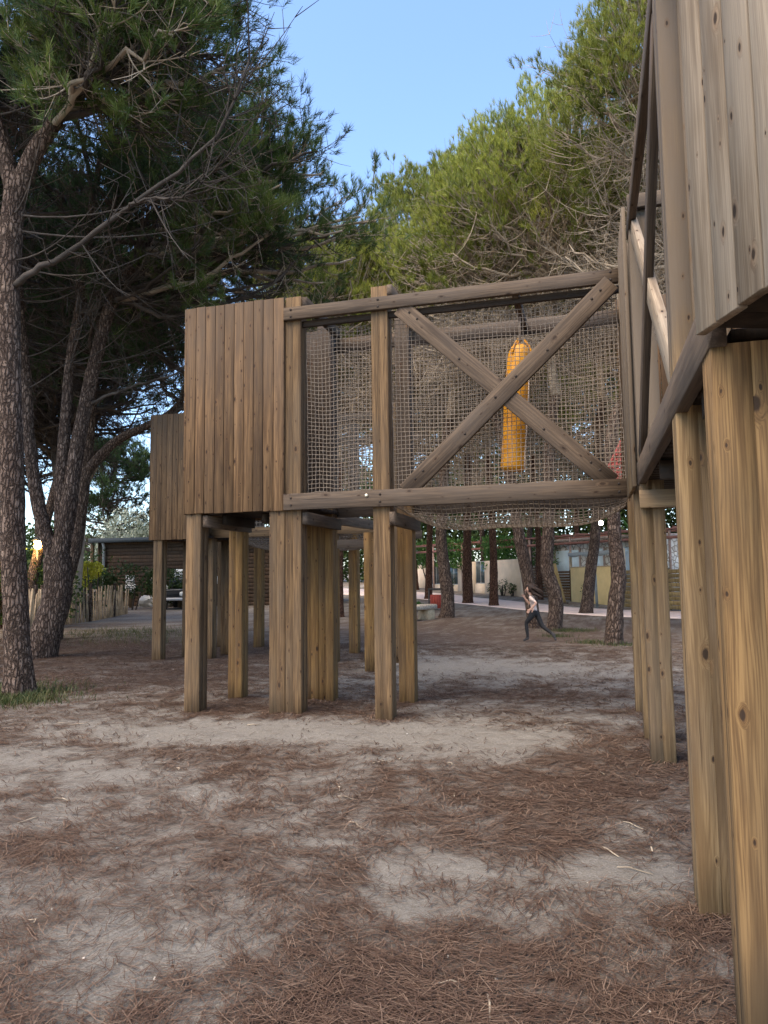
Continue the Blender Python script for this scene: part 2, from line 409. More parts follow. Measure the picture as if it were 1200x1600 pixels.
# path (pale paved walkway beyond the trees)
pa = [(-60, 82), (-30, 59), (-16, 47.6), (-10.6, 43), (-7.0, 37.4), (-4.3, 33.6), (-1.5, 29.6), (.55, 27.6), (2.9, 26.6), (9, 24.6), (30, 18)]
pb = [(-58, 92), (-28, 67), (-15, 54), (-9.6, 48.2), (-6.0, 41.8), (-3.3, 37.4), (-1.0, 33.2), (1.2, 31.2), (3.3, 30.2), (10, 28), (31, 21)]
def dens(pts, n=60):
    pts = np.array(pts, float); d = np.r_[0, np.cumsum(np.linalg.norm(np.diff(pts, axis=0), axis=1))]
    s = np.linspace(0, d[-1], n); return np.stack([np.interp(s, d, pts[:, k]) for k in range(pts.shape[1])], -1)
A, B = dens(pa, 90), dens(pb, 90)
rows = [A * (1 - t) + B * t for t in np.linspace(0, 1, 9)]
V = np.array([[(p[0], p[1], float(gz(p[0], p[1])) + .03) for p in r] for r in rows])
V = np.concatenate([V[:1] - np.array([0, 0, .12]), V, V[-1:] - np.array([0, 0, .12])])
n0, n1_ = V.shape[:2]; idx = np.arange(n0 * n1_).reshape(n0, n1_)
F = np.stack([idx[:-1, :-1], idx[1:, :-1], idx[1:, 1:], idx[:-1, 1:]], -1).reshape(-1, 4)
tag(mk('path', V.reshape(-1, 3), F, plain('path_paving', (.74, .58, .50), .85, .12, 3.), None), kind='structure')

# ------------------------------------------------------------------ wooden play structure
PS = thing('play_structure', (-1.5, 7.5, 0), 'large raised timber play structure of plank towers joined by rope net bridges on square posts', 'play structure')

def rot_frame(p0, p1, roll_ref=Vector((0, -1, 0))):
    """matrix with local Z along p0->p1 and local -Y as close as possible to roll_ref; origin at the middle"""
    p0, p1 = Vector(p0), Vector(p1)
    z = (p1 - p0).normalized(); y = -(roll_ref - z * roll_ref.dot(z)).normalized(); x = y.cross(z)
    m = Matrix((x, y, z)).transposed().to_4x4(); m.translation = (p0 + p1) / 2
    return m, (p1 - p0).length

def timber(name, p0, p1, wx, wy, mat, ref=(0, -1, 0), ply=True, parent=PS, bev=.003, label=None):
    """squared timber with eased edges; laminated halves show as a fine groove down the faces"""
    m, L_ = rot_frame(p0, p1, Vector(ref))
    hx, hy, b = wx / 2, wy / 2, bev; gd, gw = .0035, .003
    prof = []
    if ply:
        prof = [(-hx + b, -hy), (-gw, -hy), (0, -hy + gd), (gw, -hy), (hx - b, -hy), (hx, -hy + b), (hx, -gw), (hx - gd, 0), (hx, gw), (hx, hy - b), (hx - b, hy), (gw, hy), (0, hy - gd), (-gw, hy), (-hx + b, hy), (-hx, hy - b), (-hx, gw), (-hx + gd, 0), (-hx, -gw), (-hx, -hy + b)]
    else:
        prof = [(-hx + b, -hy), (hx - b, -hy), (hx, -hy + b), (hx, hy - b), (hx - b, hy), (-hx + b, hy), (-hx, hy - b), (-hx, -hy + b)]
    n = len(prof); P = np.array(prof)
    k = max(2, int(L_ / .35)); zs = np.linspace(-L_ / 2, L_ / 2, k)
    ph = random.random() * 50
    rings = []
    for i, z in enumerate(zs):
        wob = np.array([.0016 * (vnoise(ph, z * 1.7) - .5) * 2, .0016 * (vnoise(ph + 9, z * 1.7) - .5) * 2])
        s = 1.0
        rings.append(np.c_[P * s + wob, np.full(n, z)])
    V = np.concatenate(rings)
    F4 = [(i * n + j, i * n + (j + 1) % n, (i + 1) * n + (j + 1) % n, (i + 1) * n + j) for i in range(k - 1) for j in range(n)]
    c0 = len(V); V = np.concatenate([V, [[0, 0, -L_ / 2], [0, 0, L_ / 2]]])
    F3 = [(c0, (j + 1) % n, j) for j in range(n)] + [(c0 + 1, (k - 1) * n + j, (k - 1) * n + (j + 1) % n) for j in range(n)]
    rn = np.where(P[:, 0] < 0, .21, .67) if ply else np.full(n, .4)
    A_ = np.concatenate([np.tile(rn, k), [.21, .67]]) if ply else np.full(len(V), .4)
    o = mk(name, V, [np.array(F4), np.array(F3)], M[mat] if isinstance(mat, str) else mat, None, False, {'rnd': A_ * 0 + .4 if not ply else A_})
    o.matrix_world = m
    if parent is not None:
        mw = o.matrix_world.copy(); adopt(o, parent)
        o.matrix_basis = mw
    if label: o['label'] = label
    return o

PW = .185
def post(x0, y0, z1, mat, z0=None, w=PW, d=PW):
    """x0, y0: the corner nearest the viewer"""
    zb = -.12
    return timber('post', (x0 + w / 2, y0 + d / 2, zb), (x0 + w / 2, y0 + d / 2, z1), w, d, mat)

ZB0, ZB1, ZT0, ZT1, ZP = 2.255, 2.435, 4.405, 4.545, 4.685
# front row of the boarded tower and the net bridge
post(-4.482, 7.50, 4.60, 'post')
post(-3.442, 7.50, 4.60, 'post')
post(-3.249, 7.502, ZP, 'post')
post(-2.235, 7.50, ZP, 'post')
# second row
post(-4.43, 8.44, 4.60, 'inner')
post(-3.41, 8.44, 4.60, 'inner')
post(-3.222, 8.442, ZP, 'inner')
post(-2.235, 8.50, ZP, 'inner')
post(.40, 8.46, ZP, 'palepost')
# wing that comes towards the viewer
post(.398, 7.06, 4.62, 'palepost')
post(.400, 6.31, ZP, 'palepost')
post(.396, 3.57, ZP, 'palepost')
post(.400, 2.56, ZB0 - .005, 'nearpost', w=.24)
# far side of that wing
post(1.35, 8.46, ZP, 'palepost'); post(1.35, 6.31, ZP, 'palepost'); post(1.35, 3.57, ZP, 'palepost'); post(1.30, 2.56, ZB0 - .005, 'palepost')
# lower tower and bridge at the back
post(-8.13, 12.42, 4.55, 'post'); post(-7.85, 13.02, 2.28, 'post'); post(-7.25, 12.80, 4.55, 'post'); post(-8.13, 14.95, 4.55, 'post')
post(-7.26, 13.5, 2.28, 'post'); post(-7.31, 15.10, 4.55, 'inner'); post(-4.69, 12.72, ZP, 'inner'); post(-4.75, 14.15, ZP, 'inner')
post(-3.62, 11.58, 2.25, 'inner'); post(-3.44, 12.69, ZP, 'post')

# beams of the front bridge
timber('beam', (-3.247, 7.47, (ZB0 + ZB1) / 2), (.352, 7.47, (ZB0 + ZB1) / 2), ZB1 - ZB0, .058, 'beam', ply=False)
timber('beam', (-3.247, 7.47, (ZT0 + ZT1) / 2), (.352, 7.47, (ZT0 + ZT1) / 2), ZT1 - ZT0, .058, 'beam', ply=False)
timber('beam', (-3.06, 8.66, (ZB0 + ZB1) / 2), (.40, 8.66, (ZB0 + ZB1) / 2), ZB1 - ZB0, .058, 'beam', ply=False)
timber('beam', (-3.06, 8.66, (ZT0 + ZT1) / 2), (.40, 8.66, (ZT0 + ZT1) / 2), ZT1 - ZT0, .058, 'beam', ply=False)
# net rails behind the top beams
timber('net_rail', (-3.06, 7.56, 4.37), (.36, 7.56, 4.37), .07, .045, 'dark', ply=False)
timber('net_rail', (-3.06, 8.58, 4.37), (.40, 8.58, 4.37), .07, .045, 'dark', ply=False)
# cross joists
for x, z0, z1 in ((-3.025, 4.56, 4.675), (-2.012, 4.56, 4.675), (-2.012, 2.055, 2.195), (-3.025, 2.10, 2.235), (-4.25, 2.10, 2.235)):
    timber('joist', (x, 7.46 if x == -2.012 else 7.52, (z0 + z1) / 2), (x, 8.66, (z0 + z1) / 2), z1 - z0, .062, 'beam', (1, 0, 0), ply=False)
for y in (6.27,):
    timber('joist', (.39, y, 2.11), (1.56, y, 2.11), .145, .058, 'palepost' if y > 5 else 'beam', ply=False)
timber('joist', (.39, 6.27, 4.62), (1.56, 6.27, 4.62), .12, .058, 'beam', ply=False)
timber('joist', (.36, 2.60, 2.335), (1.56, 2.60, 2.335), .0, .0, 'dark', ply=False) if False else None
# diagonal braces of the bridge
timber('brace', (-1.90, 7.487, 4.41), (.215, 7.487, 2.40), .185, .05, 'beam', ply=False)
timber('brace', (-1.86, 7.468, 2.40), (.285, 7.468, 4.41), .185, .054, 'beam', ply=False)
timber('brace', (-1.90, 8.64, 4.40), (.215, 8.64, 2.43), .17, .04, 'beam', ply=False) if False else None
# wing beams and braces (they run along the depth)
timber('beam', (.42, 2.55, 2.335), (.42, 6.49, 2.335), .19, .058, 'beam', (-1, 0, 0), ply=False)
timber('beam', (.42, 2.55, 4.475), (.42, 6.49, 4.475), .14, .058, 'beam', (-1, 0, 0), ply=False)
timber('beam', (1.54, 2.55, 2.335), (1.54, 6.49, 2.335), .19, .058, 'beam', (1, 0, 0), ply=False)
timber('beam', (1.54, 2.55, 4.475), (1.54, 6.49, 4.475), .14, .058, 'beam', (1, 0, 0), ply=False)
timber('brace', (.437, 6.25, 4.38), (.437, 3.80, 2.44), .175, .05, 'pale', (-1, 0, 0), ply=False)  # paler wood than its twin: the skylight on this brace is put into the colour
timber('brace', (.424, 6.25, 2.44), (.424, 3.80, 4.38), .175, .05, 'beam', (-1, 0, 0), ply=False)
timber('brace', (1.52, 6.25, 4.38), (1.52, 3.80, 2.44), .175, .05, 'beam', (1, 0, 0), ply=False)
timber('brace', (1.535, 6.25, 2.44), (1.535, 3.80, 4.38), .175, .05, 'beam', (1, 0, 0), ply=False)
# back bridge
for y in (12.78, 15.05):
    timber('beam', (-7.06 if y < 14 else -8.1, y, 2.40), (-3.42, y, 2.40), .18, .058, 'post' if y < 14 else 'beam', ply=False)
    timber('beam', (-7.06 if y < 14 else -8.1, y, 4.48), (-3.42, y, 4.48), .14, .058, 'beam', ply=False)
timber('brace', (-6.95, 12.80, 2.5), (-4.75, 12.80, 4.38), .17, .05, 'beam', ply=False)
timber('brace', (-6.95, 12.815, 4.38), (-4.75, 12.815, 2.5), .17, .05, 'beam', ply=False)
timber('joist', (-3.62, 10.3, 2.37), (-3.45, 11.7, 2.37), .15, .06, 'beam', (1, 0, 0), ply=False)
timber('joist', (-4.5, 12.70, 2.12), (-3.45, 12.70, 2.12), .16, .06, 'beam', ply=False)

def plank_wall(name, p0, p1, z0, z1, th, mat, pw=.122, parent=PS, stag=0.004, nails=True):
    """vertical planks between two ground points; outer face towards the right of p0->p1 turned -90 (viewer side)"""
    p0, p1 = np.array(p0, float), np.array(p1, float)
    L_ = np.linalg.norm(p1 - p0); d = (p1 - p0) / L_; nrm = np.array([d[1], -d[0]])
    n = max(1, round(L_ / pw)); g = Geo()
    ws = np.array([1 + .16 * (random.random() - .5) for _ in range(n)]); ws = ws / ws.sum() * L_
    s = 0
    for i in range(n):
        a, b = s + .0036, s + ws[i] - .0036; s += ws[i]
        off = random.uniform(0, .004); zz0 = z0 + random.uniform(-stag, stag); zz1 = z1 + random.uniform(-stag, stag)
        g.box((a - L_ / 2, -th - off, zz0 - (z0 + z1) / 2), (b - L_ / 2, 0, zz1 - (z0 + z1) / 2), None, random.random(), .0022)
    V = np.concatenate(g.V)
    o = g.build(name, M[mat])
    c = (p0 + p1) / 2
    m = Matrix(((d[0], -nrm[0], 0, c[0]), (d[1], -nrm[1], 0, c[1]), (0, 0, 1, (z0 + z1) / 2), (0, 0, 0, 1)))
    mw = m; adopt(o, parent); o.matrix_basis = mw
    return o
plank_wall('plank_wall', (-4.49, 7.497), (-3.254, 7.497), 2.255, ZP, .026, 'panel')
plank_wall('plank_wall', (-4.492, 8.66), (-4.492, 7.475), 2.255, ZP, .026, 'panel')
plank_wall('plank_wall', (-3.25, 8.668), (-4.49, 8.668), 2.255, ZP, .026, 'panel')
# boards on the wing tower, facing the yard
plank_wall('plank_wall', (.385, 7.47), (.385, 6.46), 2.24, ZP, .03, 'palepost')
plank_wall('plank_wall', (1.56, 6.45), (1.56, 8.7), 2.24, ZP, .03, 'panel')
plank_wall('plank_wall', (1.56, 8.70), (.36, 8.70), 2.24, ZP, .03, 'panel')
# boards on the near tower, turned by about twenty degrees
NT0 = np.array([.374, 2.487]); nd_ = np.array([.336, -.942]); nn_ = np.array([.942, .336])
plank_wall('plank_wall', NT0, NT0 + nd_ * 1.28, 2.262, 4.70, .032, 'pale', .128)
plank_wall('plank_wall', NT0 + nn_ * 1.25 + nd_ * 1.28, NT0 + nn_ * 1.25, 2.262, 4.70, .032, 'pale', .128)
plank_wall('plank_wall', NT0 + nd_ * 1.28, NT0 + nd_ * 1.28 + nn_ * 1.25, 2.262, 4.70, .032, 'pale', .128)
# back tower
plank_wall('plank_wall', (-8.185, 12.40), (-6.98, 12.40), 2.275, 4.72, .026, 'panel')
plank_wall('plank_wall', (-8.185, 13.6), (-8.185, 12.38), 2.275, 4.72, .026, 'panel')
plank_wall('plank_wall', (-6.98, 13.6), (-8.185, 13.6), 2.275, 4.72, .026, 'panel')

def deck(name, poly, z, th=.04, pw=.14):
    """floor boards: a polygon cut in strips is not needed, boards run along x"""
    g = Geo(); (x0, y0), (x1, y1) = poly
    n = max(1, round((y1 - y0) / pw)); s = (y1 - y0) / n
    for i in range(n): g.box((x0, y0 + i * s + .003, z), (x1, y0 + (i + 1) * s - .003, z + th), None, random.random(), .003)
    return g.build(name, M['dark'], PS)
deck('floor_deck', ((-4.46, 7.53), (-3.02, 8.63)), 2.285)
deck('floor_deck', ((.47, 2.60), (1.50, 7.5)), 2.27)
deck('floor_deck', ((.44, 6.48), (1.5, 8.64)), 2.32) if False else None
deck('floor_deck', ((-8.13, 12.44), (-7.02, 13.55)), 2.30)
g = Geo()
mm = Matrix(((nd_[0], nn_[0], 0, NT0[0] + .03), (nd_[1], nn_[1], 0, NT0[1] + .01), (0, 0, 1, 2.285), (0, 0, 0, 1)))
for i in range(9): g.box((.0 + i * .141, .0, .0), (.135 + i * .141, 1.2, .04), mm, random.random(), .003)
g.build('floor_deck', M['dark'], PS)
for a in (.30, .7, 1.14):
    p = NT0 + nn_ * (.06) + nd_ * a; q = NT0 + nn_ * 1.2 + nd_ * a
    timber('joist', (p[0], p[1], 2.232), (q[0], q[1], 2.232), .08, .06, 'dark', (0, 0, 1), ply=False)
for y in (3.2, 4.2, 5.2):
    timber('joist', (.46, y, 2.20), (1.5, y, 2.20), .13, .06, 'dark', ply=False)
for x in (-4.1, -3.6):
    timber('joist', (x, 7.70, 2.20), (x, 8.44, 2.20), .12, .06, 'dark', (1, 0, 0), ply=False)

# bolt heads
g = Geo()
for x, z in ((-2.288, 2.378),):
    g.lathe([(0.0, 0), (.019, 0), (.019, .008), (.012, .014), (0.0, .014)], (0, 0, 0), 14)
b = g.build('bolt_head', plain('zinc', (.75, .70, .55), .35, .1, 8, 0, .8), None)
b.rotation_euler = (R(90), 0, 0); b.location = (-2.288, 7.441, 2.378)
mw = Matrix.LocRotScale(Vector((-2.288, 7.441, 2.378)), Quaternion((1, 0, 0), R(90)), None); adopt(b, PS); b.matrix_basis = mw

def bolts(pts, name='bolt'):
    for x, y, z in pts:
        g = Geo(); g.lathe([(0, 0), (.013, 0), (.013, .004), (.009, .008), (0, .008)], (0, 0, 0), 10)
        o = g.build(name, M['bolt']); adopt(o, PS); o.matrix_basis = Matrix.LocRotScale(Vector((x, y, z)), Quaternion((1, 0, 0), R(90)), None)
M['bolt'] = plain('rusty_bolt', (.035, .026, .021), .6, .3, 30, .2, .5)
bl_ = []
for t_ in (.05, .09, .30, .45, .55, .70, .91, .95):
    dz = .03 if int(t_ * 100) % 2 else -.03
    bl_.append((-1.86 + 2.145 * t_, 7.4405, 2.40 + 2.01 * t_ + dz))
    if not .4 < t_ < .6: bl_.append((-1.90 + 2.115 * t_, 7.4615, 4.41 - 2.01 * t_ + dz))
bl_ += [(x, 7.4405, z + d) for x in (-3.16, -2.14, .28) for z in (2.345, 4.475) for d in (-.04, .04)]
bolts(bl_)
# nets
def net(name, fn, nu, nv, rad, mat='rope', parent=PS, seed=0, jit=.0035):
    """fn(u,v) -> points; strands both ways with a little slack, knots where they cross"""
    r = np.random.default_rng(seed)
    u, v = np.meshgrid(np.arange(nu + 1), np.arange(nv + 1), indexing='ij')
    P = fn(u / nu, v / nv)
    J = (r.random(P.shape) - .5) * 2 * jit
    P = P + J
    g = Geo()
    def strand(pts):
        pts = np.asarray(pts); k = len(pts)
        mid = (pts[:-1] + pts[1:]) / 2 + (r.random((k - 1, 3)) - .5) * jit * .6
        out = np.empty((2 * k - 1, 3)); out[0::2] = pts; out[1::2] = mid
        g.tube(out, rad, 4, False)
    for i in range(nu + 1): strand(P[i])
    for j in range(nv + 1): strand(P[:, j])
    kn = P.reshape(-1, 3); s = rad * 1.75
    off = np.array([(1, 0, 0), (-1, 0, 0), (0, 1, 0), (0, -1, 0), (0, 0, 1), (0, 0, -1)]) * s
    KV = (kn[:, None] + off[None]).reshape(-1, 3)
    t = np.array([(0, 2, 4), (2, 1, 4), (1, 3, 4), (3, 0, 4), (2, 0, 5), (1, 2, 5), (3, 1, 5), (0, 3, 5)])
    KF = (np.arange(len(kn))[:, None, None] * 6 + t[None]).reshape(-1, 3)
    g.add(KV, None, KF)
    return g.build(name, M[mat], parent)
def wall_net(x0, x1, y, z0, z1, seed, bulge=.05):
    def fn(u, v):
        sag = .03 * np.sin(np.pi * u) * (v) ** 2
        return np.stack([x0 + (x1 - x0) * u + .010 * np.sin(3 * v + 6 * u + seed), y + bulge * np.sin(np.pi * u) * np.sin(np.pi * v) + .008 * np.sin(9 * u + seed), z0 + (z1 - z0) * v - sag + .012 * np.sin(11 * u + 4 * v)], -1)
    return fn
net('side_net', wall_net(-3.03, -2.07, 7.60, 2.45, 4.33, 1, .04), 21, 40, .0034, seed=1)
net('side_net', wall_net(-2.03, .34, 7.60, 2.45, 4.33, 2, .06), 52, 40, .0034, seed=2)
net('side_net', wall_net(-3.03, -2.07, 8.54, 2.45, 4.33, 3, -.05), 21, 40, .0034, seed=3)
net('side_net', wall_net(-2.03, .38, 8.54, 2.45, 4.33, 4, -.06), 52, 40, .0034, seed=4)
def floor_net(u, v):
    x = -2.0 + 2.36 * u; y = 7.56 + 1.04 * v
    e = (1 - np.abs(2 * u - 1) ** 4) * .85 + .15
    z = 2.27 - .25 * (1 - np.abs(2 * v - 1) ** 2) * e - .015 * np.sin(9 * u)
    return np.stack([x, y, z], -1)
net('floor_net', floor_net, 44, 20, .0036, seed=5)
def back_net(u, v):
    return np.stack([-6.95 + 3.4 * u, 12.95 + 1.5 * v, 2.36 - .32 * (1 - (2 * v - 1) ** 2) * (1 - np.abs(2 * u - 1) ** 4)], -1)
net('floor_net', back_net, 46, 22, .006, seed=6)
net('side_net', lambda u, v: np.stack([-6.95 + 3.4 * u, 12.9 + .04 * np.sin(6 * u), 2.45 + 1.9 * v], -1), 50, 28, .006, seed=7)

# orange hanging bag inside the bridge
hb = thing('punching_bag', (-.80, 8.06, 2.65), 'long orange punching bag hanging slightly tilted inside the rope net bridge', 'punching bag')
g = Geo(); prof = []
for r_, z in ((0, 0), (.10, .0), (.128, .02), (.134, .10), (.131, .4), (.138, .62), (.134, .9), (.131, 1.12), (.128, 1.22), (.118, 1.31), (.095, 1.375), (.05, 1.41), (0, 1.42)): prof.append((r_, z))
pz = np.linspace(.02, 1.40, 46); pr_ = np.interp(pz, [p[1] for p in prof], [p[0] for p in prof])
pr_ = pr_ * (1 + .012 * np.sin(pz * 31) + .012 * np.sin(pz * 17 + 1))
def tilt(z): return (.118 * z / 1.42, 0, z)
g.tube([(0, 0, 0.0)] + [tilt(z) for z in pz] + [tilt(1.42)], np.r_[.10, pr_, .008], 26)
bag = g.build('bag_body', None, None, True)
t = NT('orange_tarpaulin')
co = t.n('TexCoord').outputs['Object']
n = t.noise(t.vmath('MULTIPLY', co, (1, 1, .5)), 9, 4, .6, .4)
zf = t.n('SeparateXYZ', {0: co}).outputs[2]
t.bsdf(t.mix(t.mr(n, .3, .7), c4(.58, .235, .010), c4(.78, .34, .018)), .45, t.bump(n, .5, .04), Specular_IOR_Level=.4)
bag.data.materials.append(t.m)
adopt(bag, hb); bag.matrix_parent_inverse = Matrix.Identity(4)
def sub(gm, name, mat, par, smooth=False):
    o = gm.build(name, mat, None, smooth); o.parent = par; return o
g = Geo()
for a in (0, 2.1, 4.2):
    q = [tilt(1.28 + .035 * k) for k in range(6)]
    g.tube([(q[k][0] + (.132 - .014 * k * k * .25) * math.cos(a), (.132 - .014 * k * k * .25) * math.sin(a), q[k][2]) for k in range(6)] + [(tilt(1.45)[0] + .05 * math.cos(a), .05 * math.sin(a), 1.46)], .012, 6)
sub(g, 'strap', M['orange'] if 'orange' in M else t.m, hb)
g = Geo(); g.tube([(.12, 0, 1.40), (.13, 0, 1.75)], .007, 8); sub(g, 'hanging_rope', M['rope'], hb)
g = Geo(); g.tube([(tilt(z)[0] + .136 * math.cos(-.35), .136 * math.sin(-.35), z) for z in np.linspace(.02, 1.2, 12)], .008, 5); sub(g, 'side_seam', plain('pale_strip', (.7, .6, .5), .6), hb)
timber('joist', (-.67, 7.50, 4.44), (-.67, 8.64, 4.44), .1, .07, 'beam', (1, 0, 0), ply=False)

# red rope net behind the bridge
rn_ = thing('rope_climbing_net', (.7, 9.9, 2.3), 'faded red rope climbing net sloping up behind the end of the net bridge', 'climbing net')
def rednet(u, v):
    a = np.array([.12, 9.55, 2.62]); b = np.array([.55, 9.75, 3.45]); c = np.array([1.3, 9.4, 2.62]); d = np.array([1.2, 9.6, 3.45])
    return (a * (1 - u)[..., None] * (1 - v)[..., None] + b * (1 - u)[..., None] * v[..., None] + c * u[..., None] * (1 - v)[..., None] + d * u[..., None] * v[..., None])
net('net', rednet, 26, 30, .008, 'redrope', rn_, 9, .012)
g = Geo(); g.tube([(.12, 9.55, 2.60), (.55, 9.75, 3.47)], .02, 8); g.tube([(.55, 9.75, 3.47), (1.22, 9.6, 3.47)], .02, 8); g.build('edge_rope', M['redrope'], rn_)
g = Geo(); g.tube([(1.25, 9.6, -.1), (1.25, 9.6, 3.6)], .07, 12); g.build('pole', M['inner'], rn_)
# ---PART2---
# ------------------------------------------------------------------ trees
def unit(v): return v / (np.linalg.norm(v, axis=-1, keepdims=True) + 1e-9)

def spline(pts, n):
    """Catmull-Rom through pts"""
    P = np.asarray(pts, float); P = np.vstack([2 * P[0] - P[1], P, 2 * P[-1] - P[-2]])
    k = len(P) - 3; out = []
    for s in np.linspace(0, k - 1e-6, n):
        i = int(s); t = s - i; a, b, c, d = P[i:i + 4]
        out.append(.5 * ((2 * b) + (c - a) * t + (2 * a - 5 * b + 4 * c - d) * t * t + (3 * b - a - 3 * c + d) * t ** 3))
    return np.array(out)

def trunk_tube(g, pts, r0, r1, seed, flare=.35, step=.09, sides=26, rough=.10):
    """bark trunk: lumpy rings, flared and ribbed foot"""
    pts = np.asarray(pts, float)
    L_ = np.linalg.norm(np.diff(pts, axis=0), axis=1).sum(); n = max(8, int(L_ / step))
    P = spline(pts, n); s = np.linspace(0, L_, n)
    rad = r0 + (r1 - r0) * (s / L_) ** .8
    T = unit(np.gradient(P, axis=0)); ref = np.array([1., .2, 0])
    A = unit(np.cross(T, ref)); B = np.cross(T, A)
    th = np.arange(sides) * 2 * np.pi / sides
    rr = np.repeat(rad[:, None], sides, 1)
    TH, SS = np.meshgrid(th, s)[0], np.meshgrid(th, s)[1]
    nz = fbm(np.cos(TH) * 2.6 + seed * 7, np.sin(TH) * 2.6 + seed, SS * 1.4, 3) - .5
    nz2 = fbm(np.cos(TH) * 7 + seed, np.sin(TH) * 7 + seed * 3, SS * 4.5, 2) - .5
    rr = rr * (1 + rough * 2.2 * nz + rough * 1.5 * nz2)
    if flare > 0:
        e = np.exp(-SS / .28)
        rr = rr * (1 + flare * e * (1 + .5 * np.sin(TH * 5 + seed) + .3 * np.sin(TH * 3 + 2 * seed)))
    V = P[:, None] + rr[..., None] * (np.cos(th)[None, :, None] * A[:, None] + np.sin(th)[None, :, None] * B[:, None])
    i = np.arange(n - 1)[:, None] * sides; j = np.arange(sides)[None]; jn = (j + 1) % sides
    F = np.stack([i + j, i + jn, i + sides + jn, i + sides + j], -1).reshape(-1, 4)
    g.add(V.reshape(-1, 3), F, None, .5)

def many_tubes(g, P, rad, sides=4):
    """P (m,n,3) polylines of equal length, rad (m,n)"""
    m, n, _ = P.shape
    T = unit(np.gradient(P, axis=1))
    ref = np.where(np.abs(T[:, n // 2, 2:3]) < .85, np.array([[0, 0, 1.]]), np.array([[1., 0, 0]]))[:, None]
    A = unit(np.cross(T, np.broadcast_to(ref, T.shape))); B = np.cross(T, A)
    th = np.arange(sides) * 2 * np.pi / sides
    V = P[:, :, None] + rad[:, :, None, None] * (np.cos(th)[None, None, :, None] * A[:, :, None] + np.sin(th)[None, None, :, None] * B[:, :, None])
    base = (np.arange(m) * n * sides)[:, None, None]
    i = np.arange(n - 1)[None, :, None] * sides; j = np.arange(sides)[None, None]; jn = (j + 1) % sides
    F = np.stack([base + i + j, base + i + jn, base + i + sides + jn, base + i + sides + j], -1).reshape(-1, 4)
    g.add(V.reshape(-1, 3), F, None, np.repeat(np.random.default_rng(1).random(m), n * sides))

def bez(p0, p1, p2, n):
    t = np.linspace(0, 1, n)[None, :, None]
    return (1 - t) ** 2 * p0[:, None] + 2 * t * (1 - t) * p1[:, None] + t ** 2 * p2[:, None]

def tufts(P, D, rng, k=13, ln=(.11, .19), w=.011, spread=.75, tone=None):
    """needle tufts at P pointing along D: k slim triangles each"""
    n = len(P)
    b = P[:, None] + D[:, None] * rng.uniform(-.07, .06, (n, k, 1))
    d = unit(D[:, None] * 1.0 + unit(rng.normal(size=(n, k, 3))) * spread)
    L_ = rng.uniform(ln[0], ln[1], (n, k, 1))
    s = unit(np.cross(d, rng.normal(size=(n, k, 3)))) * w * .5
    tip = b + d * L_ + np.array([0, 0, -.012])
    V = np.stack([b - s, b + s, tip], 2).reshape(-1, 3)
    F = np.arange(n * k * 3).reshape(-1, 3)
    if tone is None: tone = rng.random(n)
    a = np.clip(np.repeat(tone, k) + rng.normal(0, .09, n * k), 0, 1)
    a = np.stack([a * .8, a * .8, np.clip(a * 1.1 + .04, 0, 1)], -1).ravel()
    return V, F, a

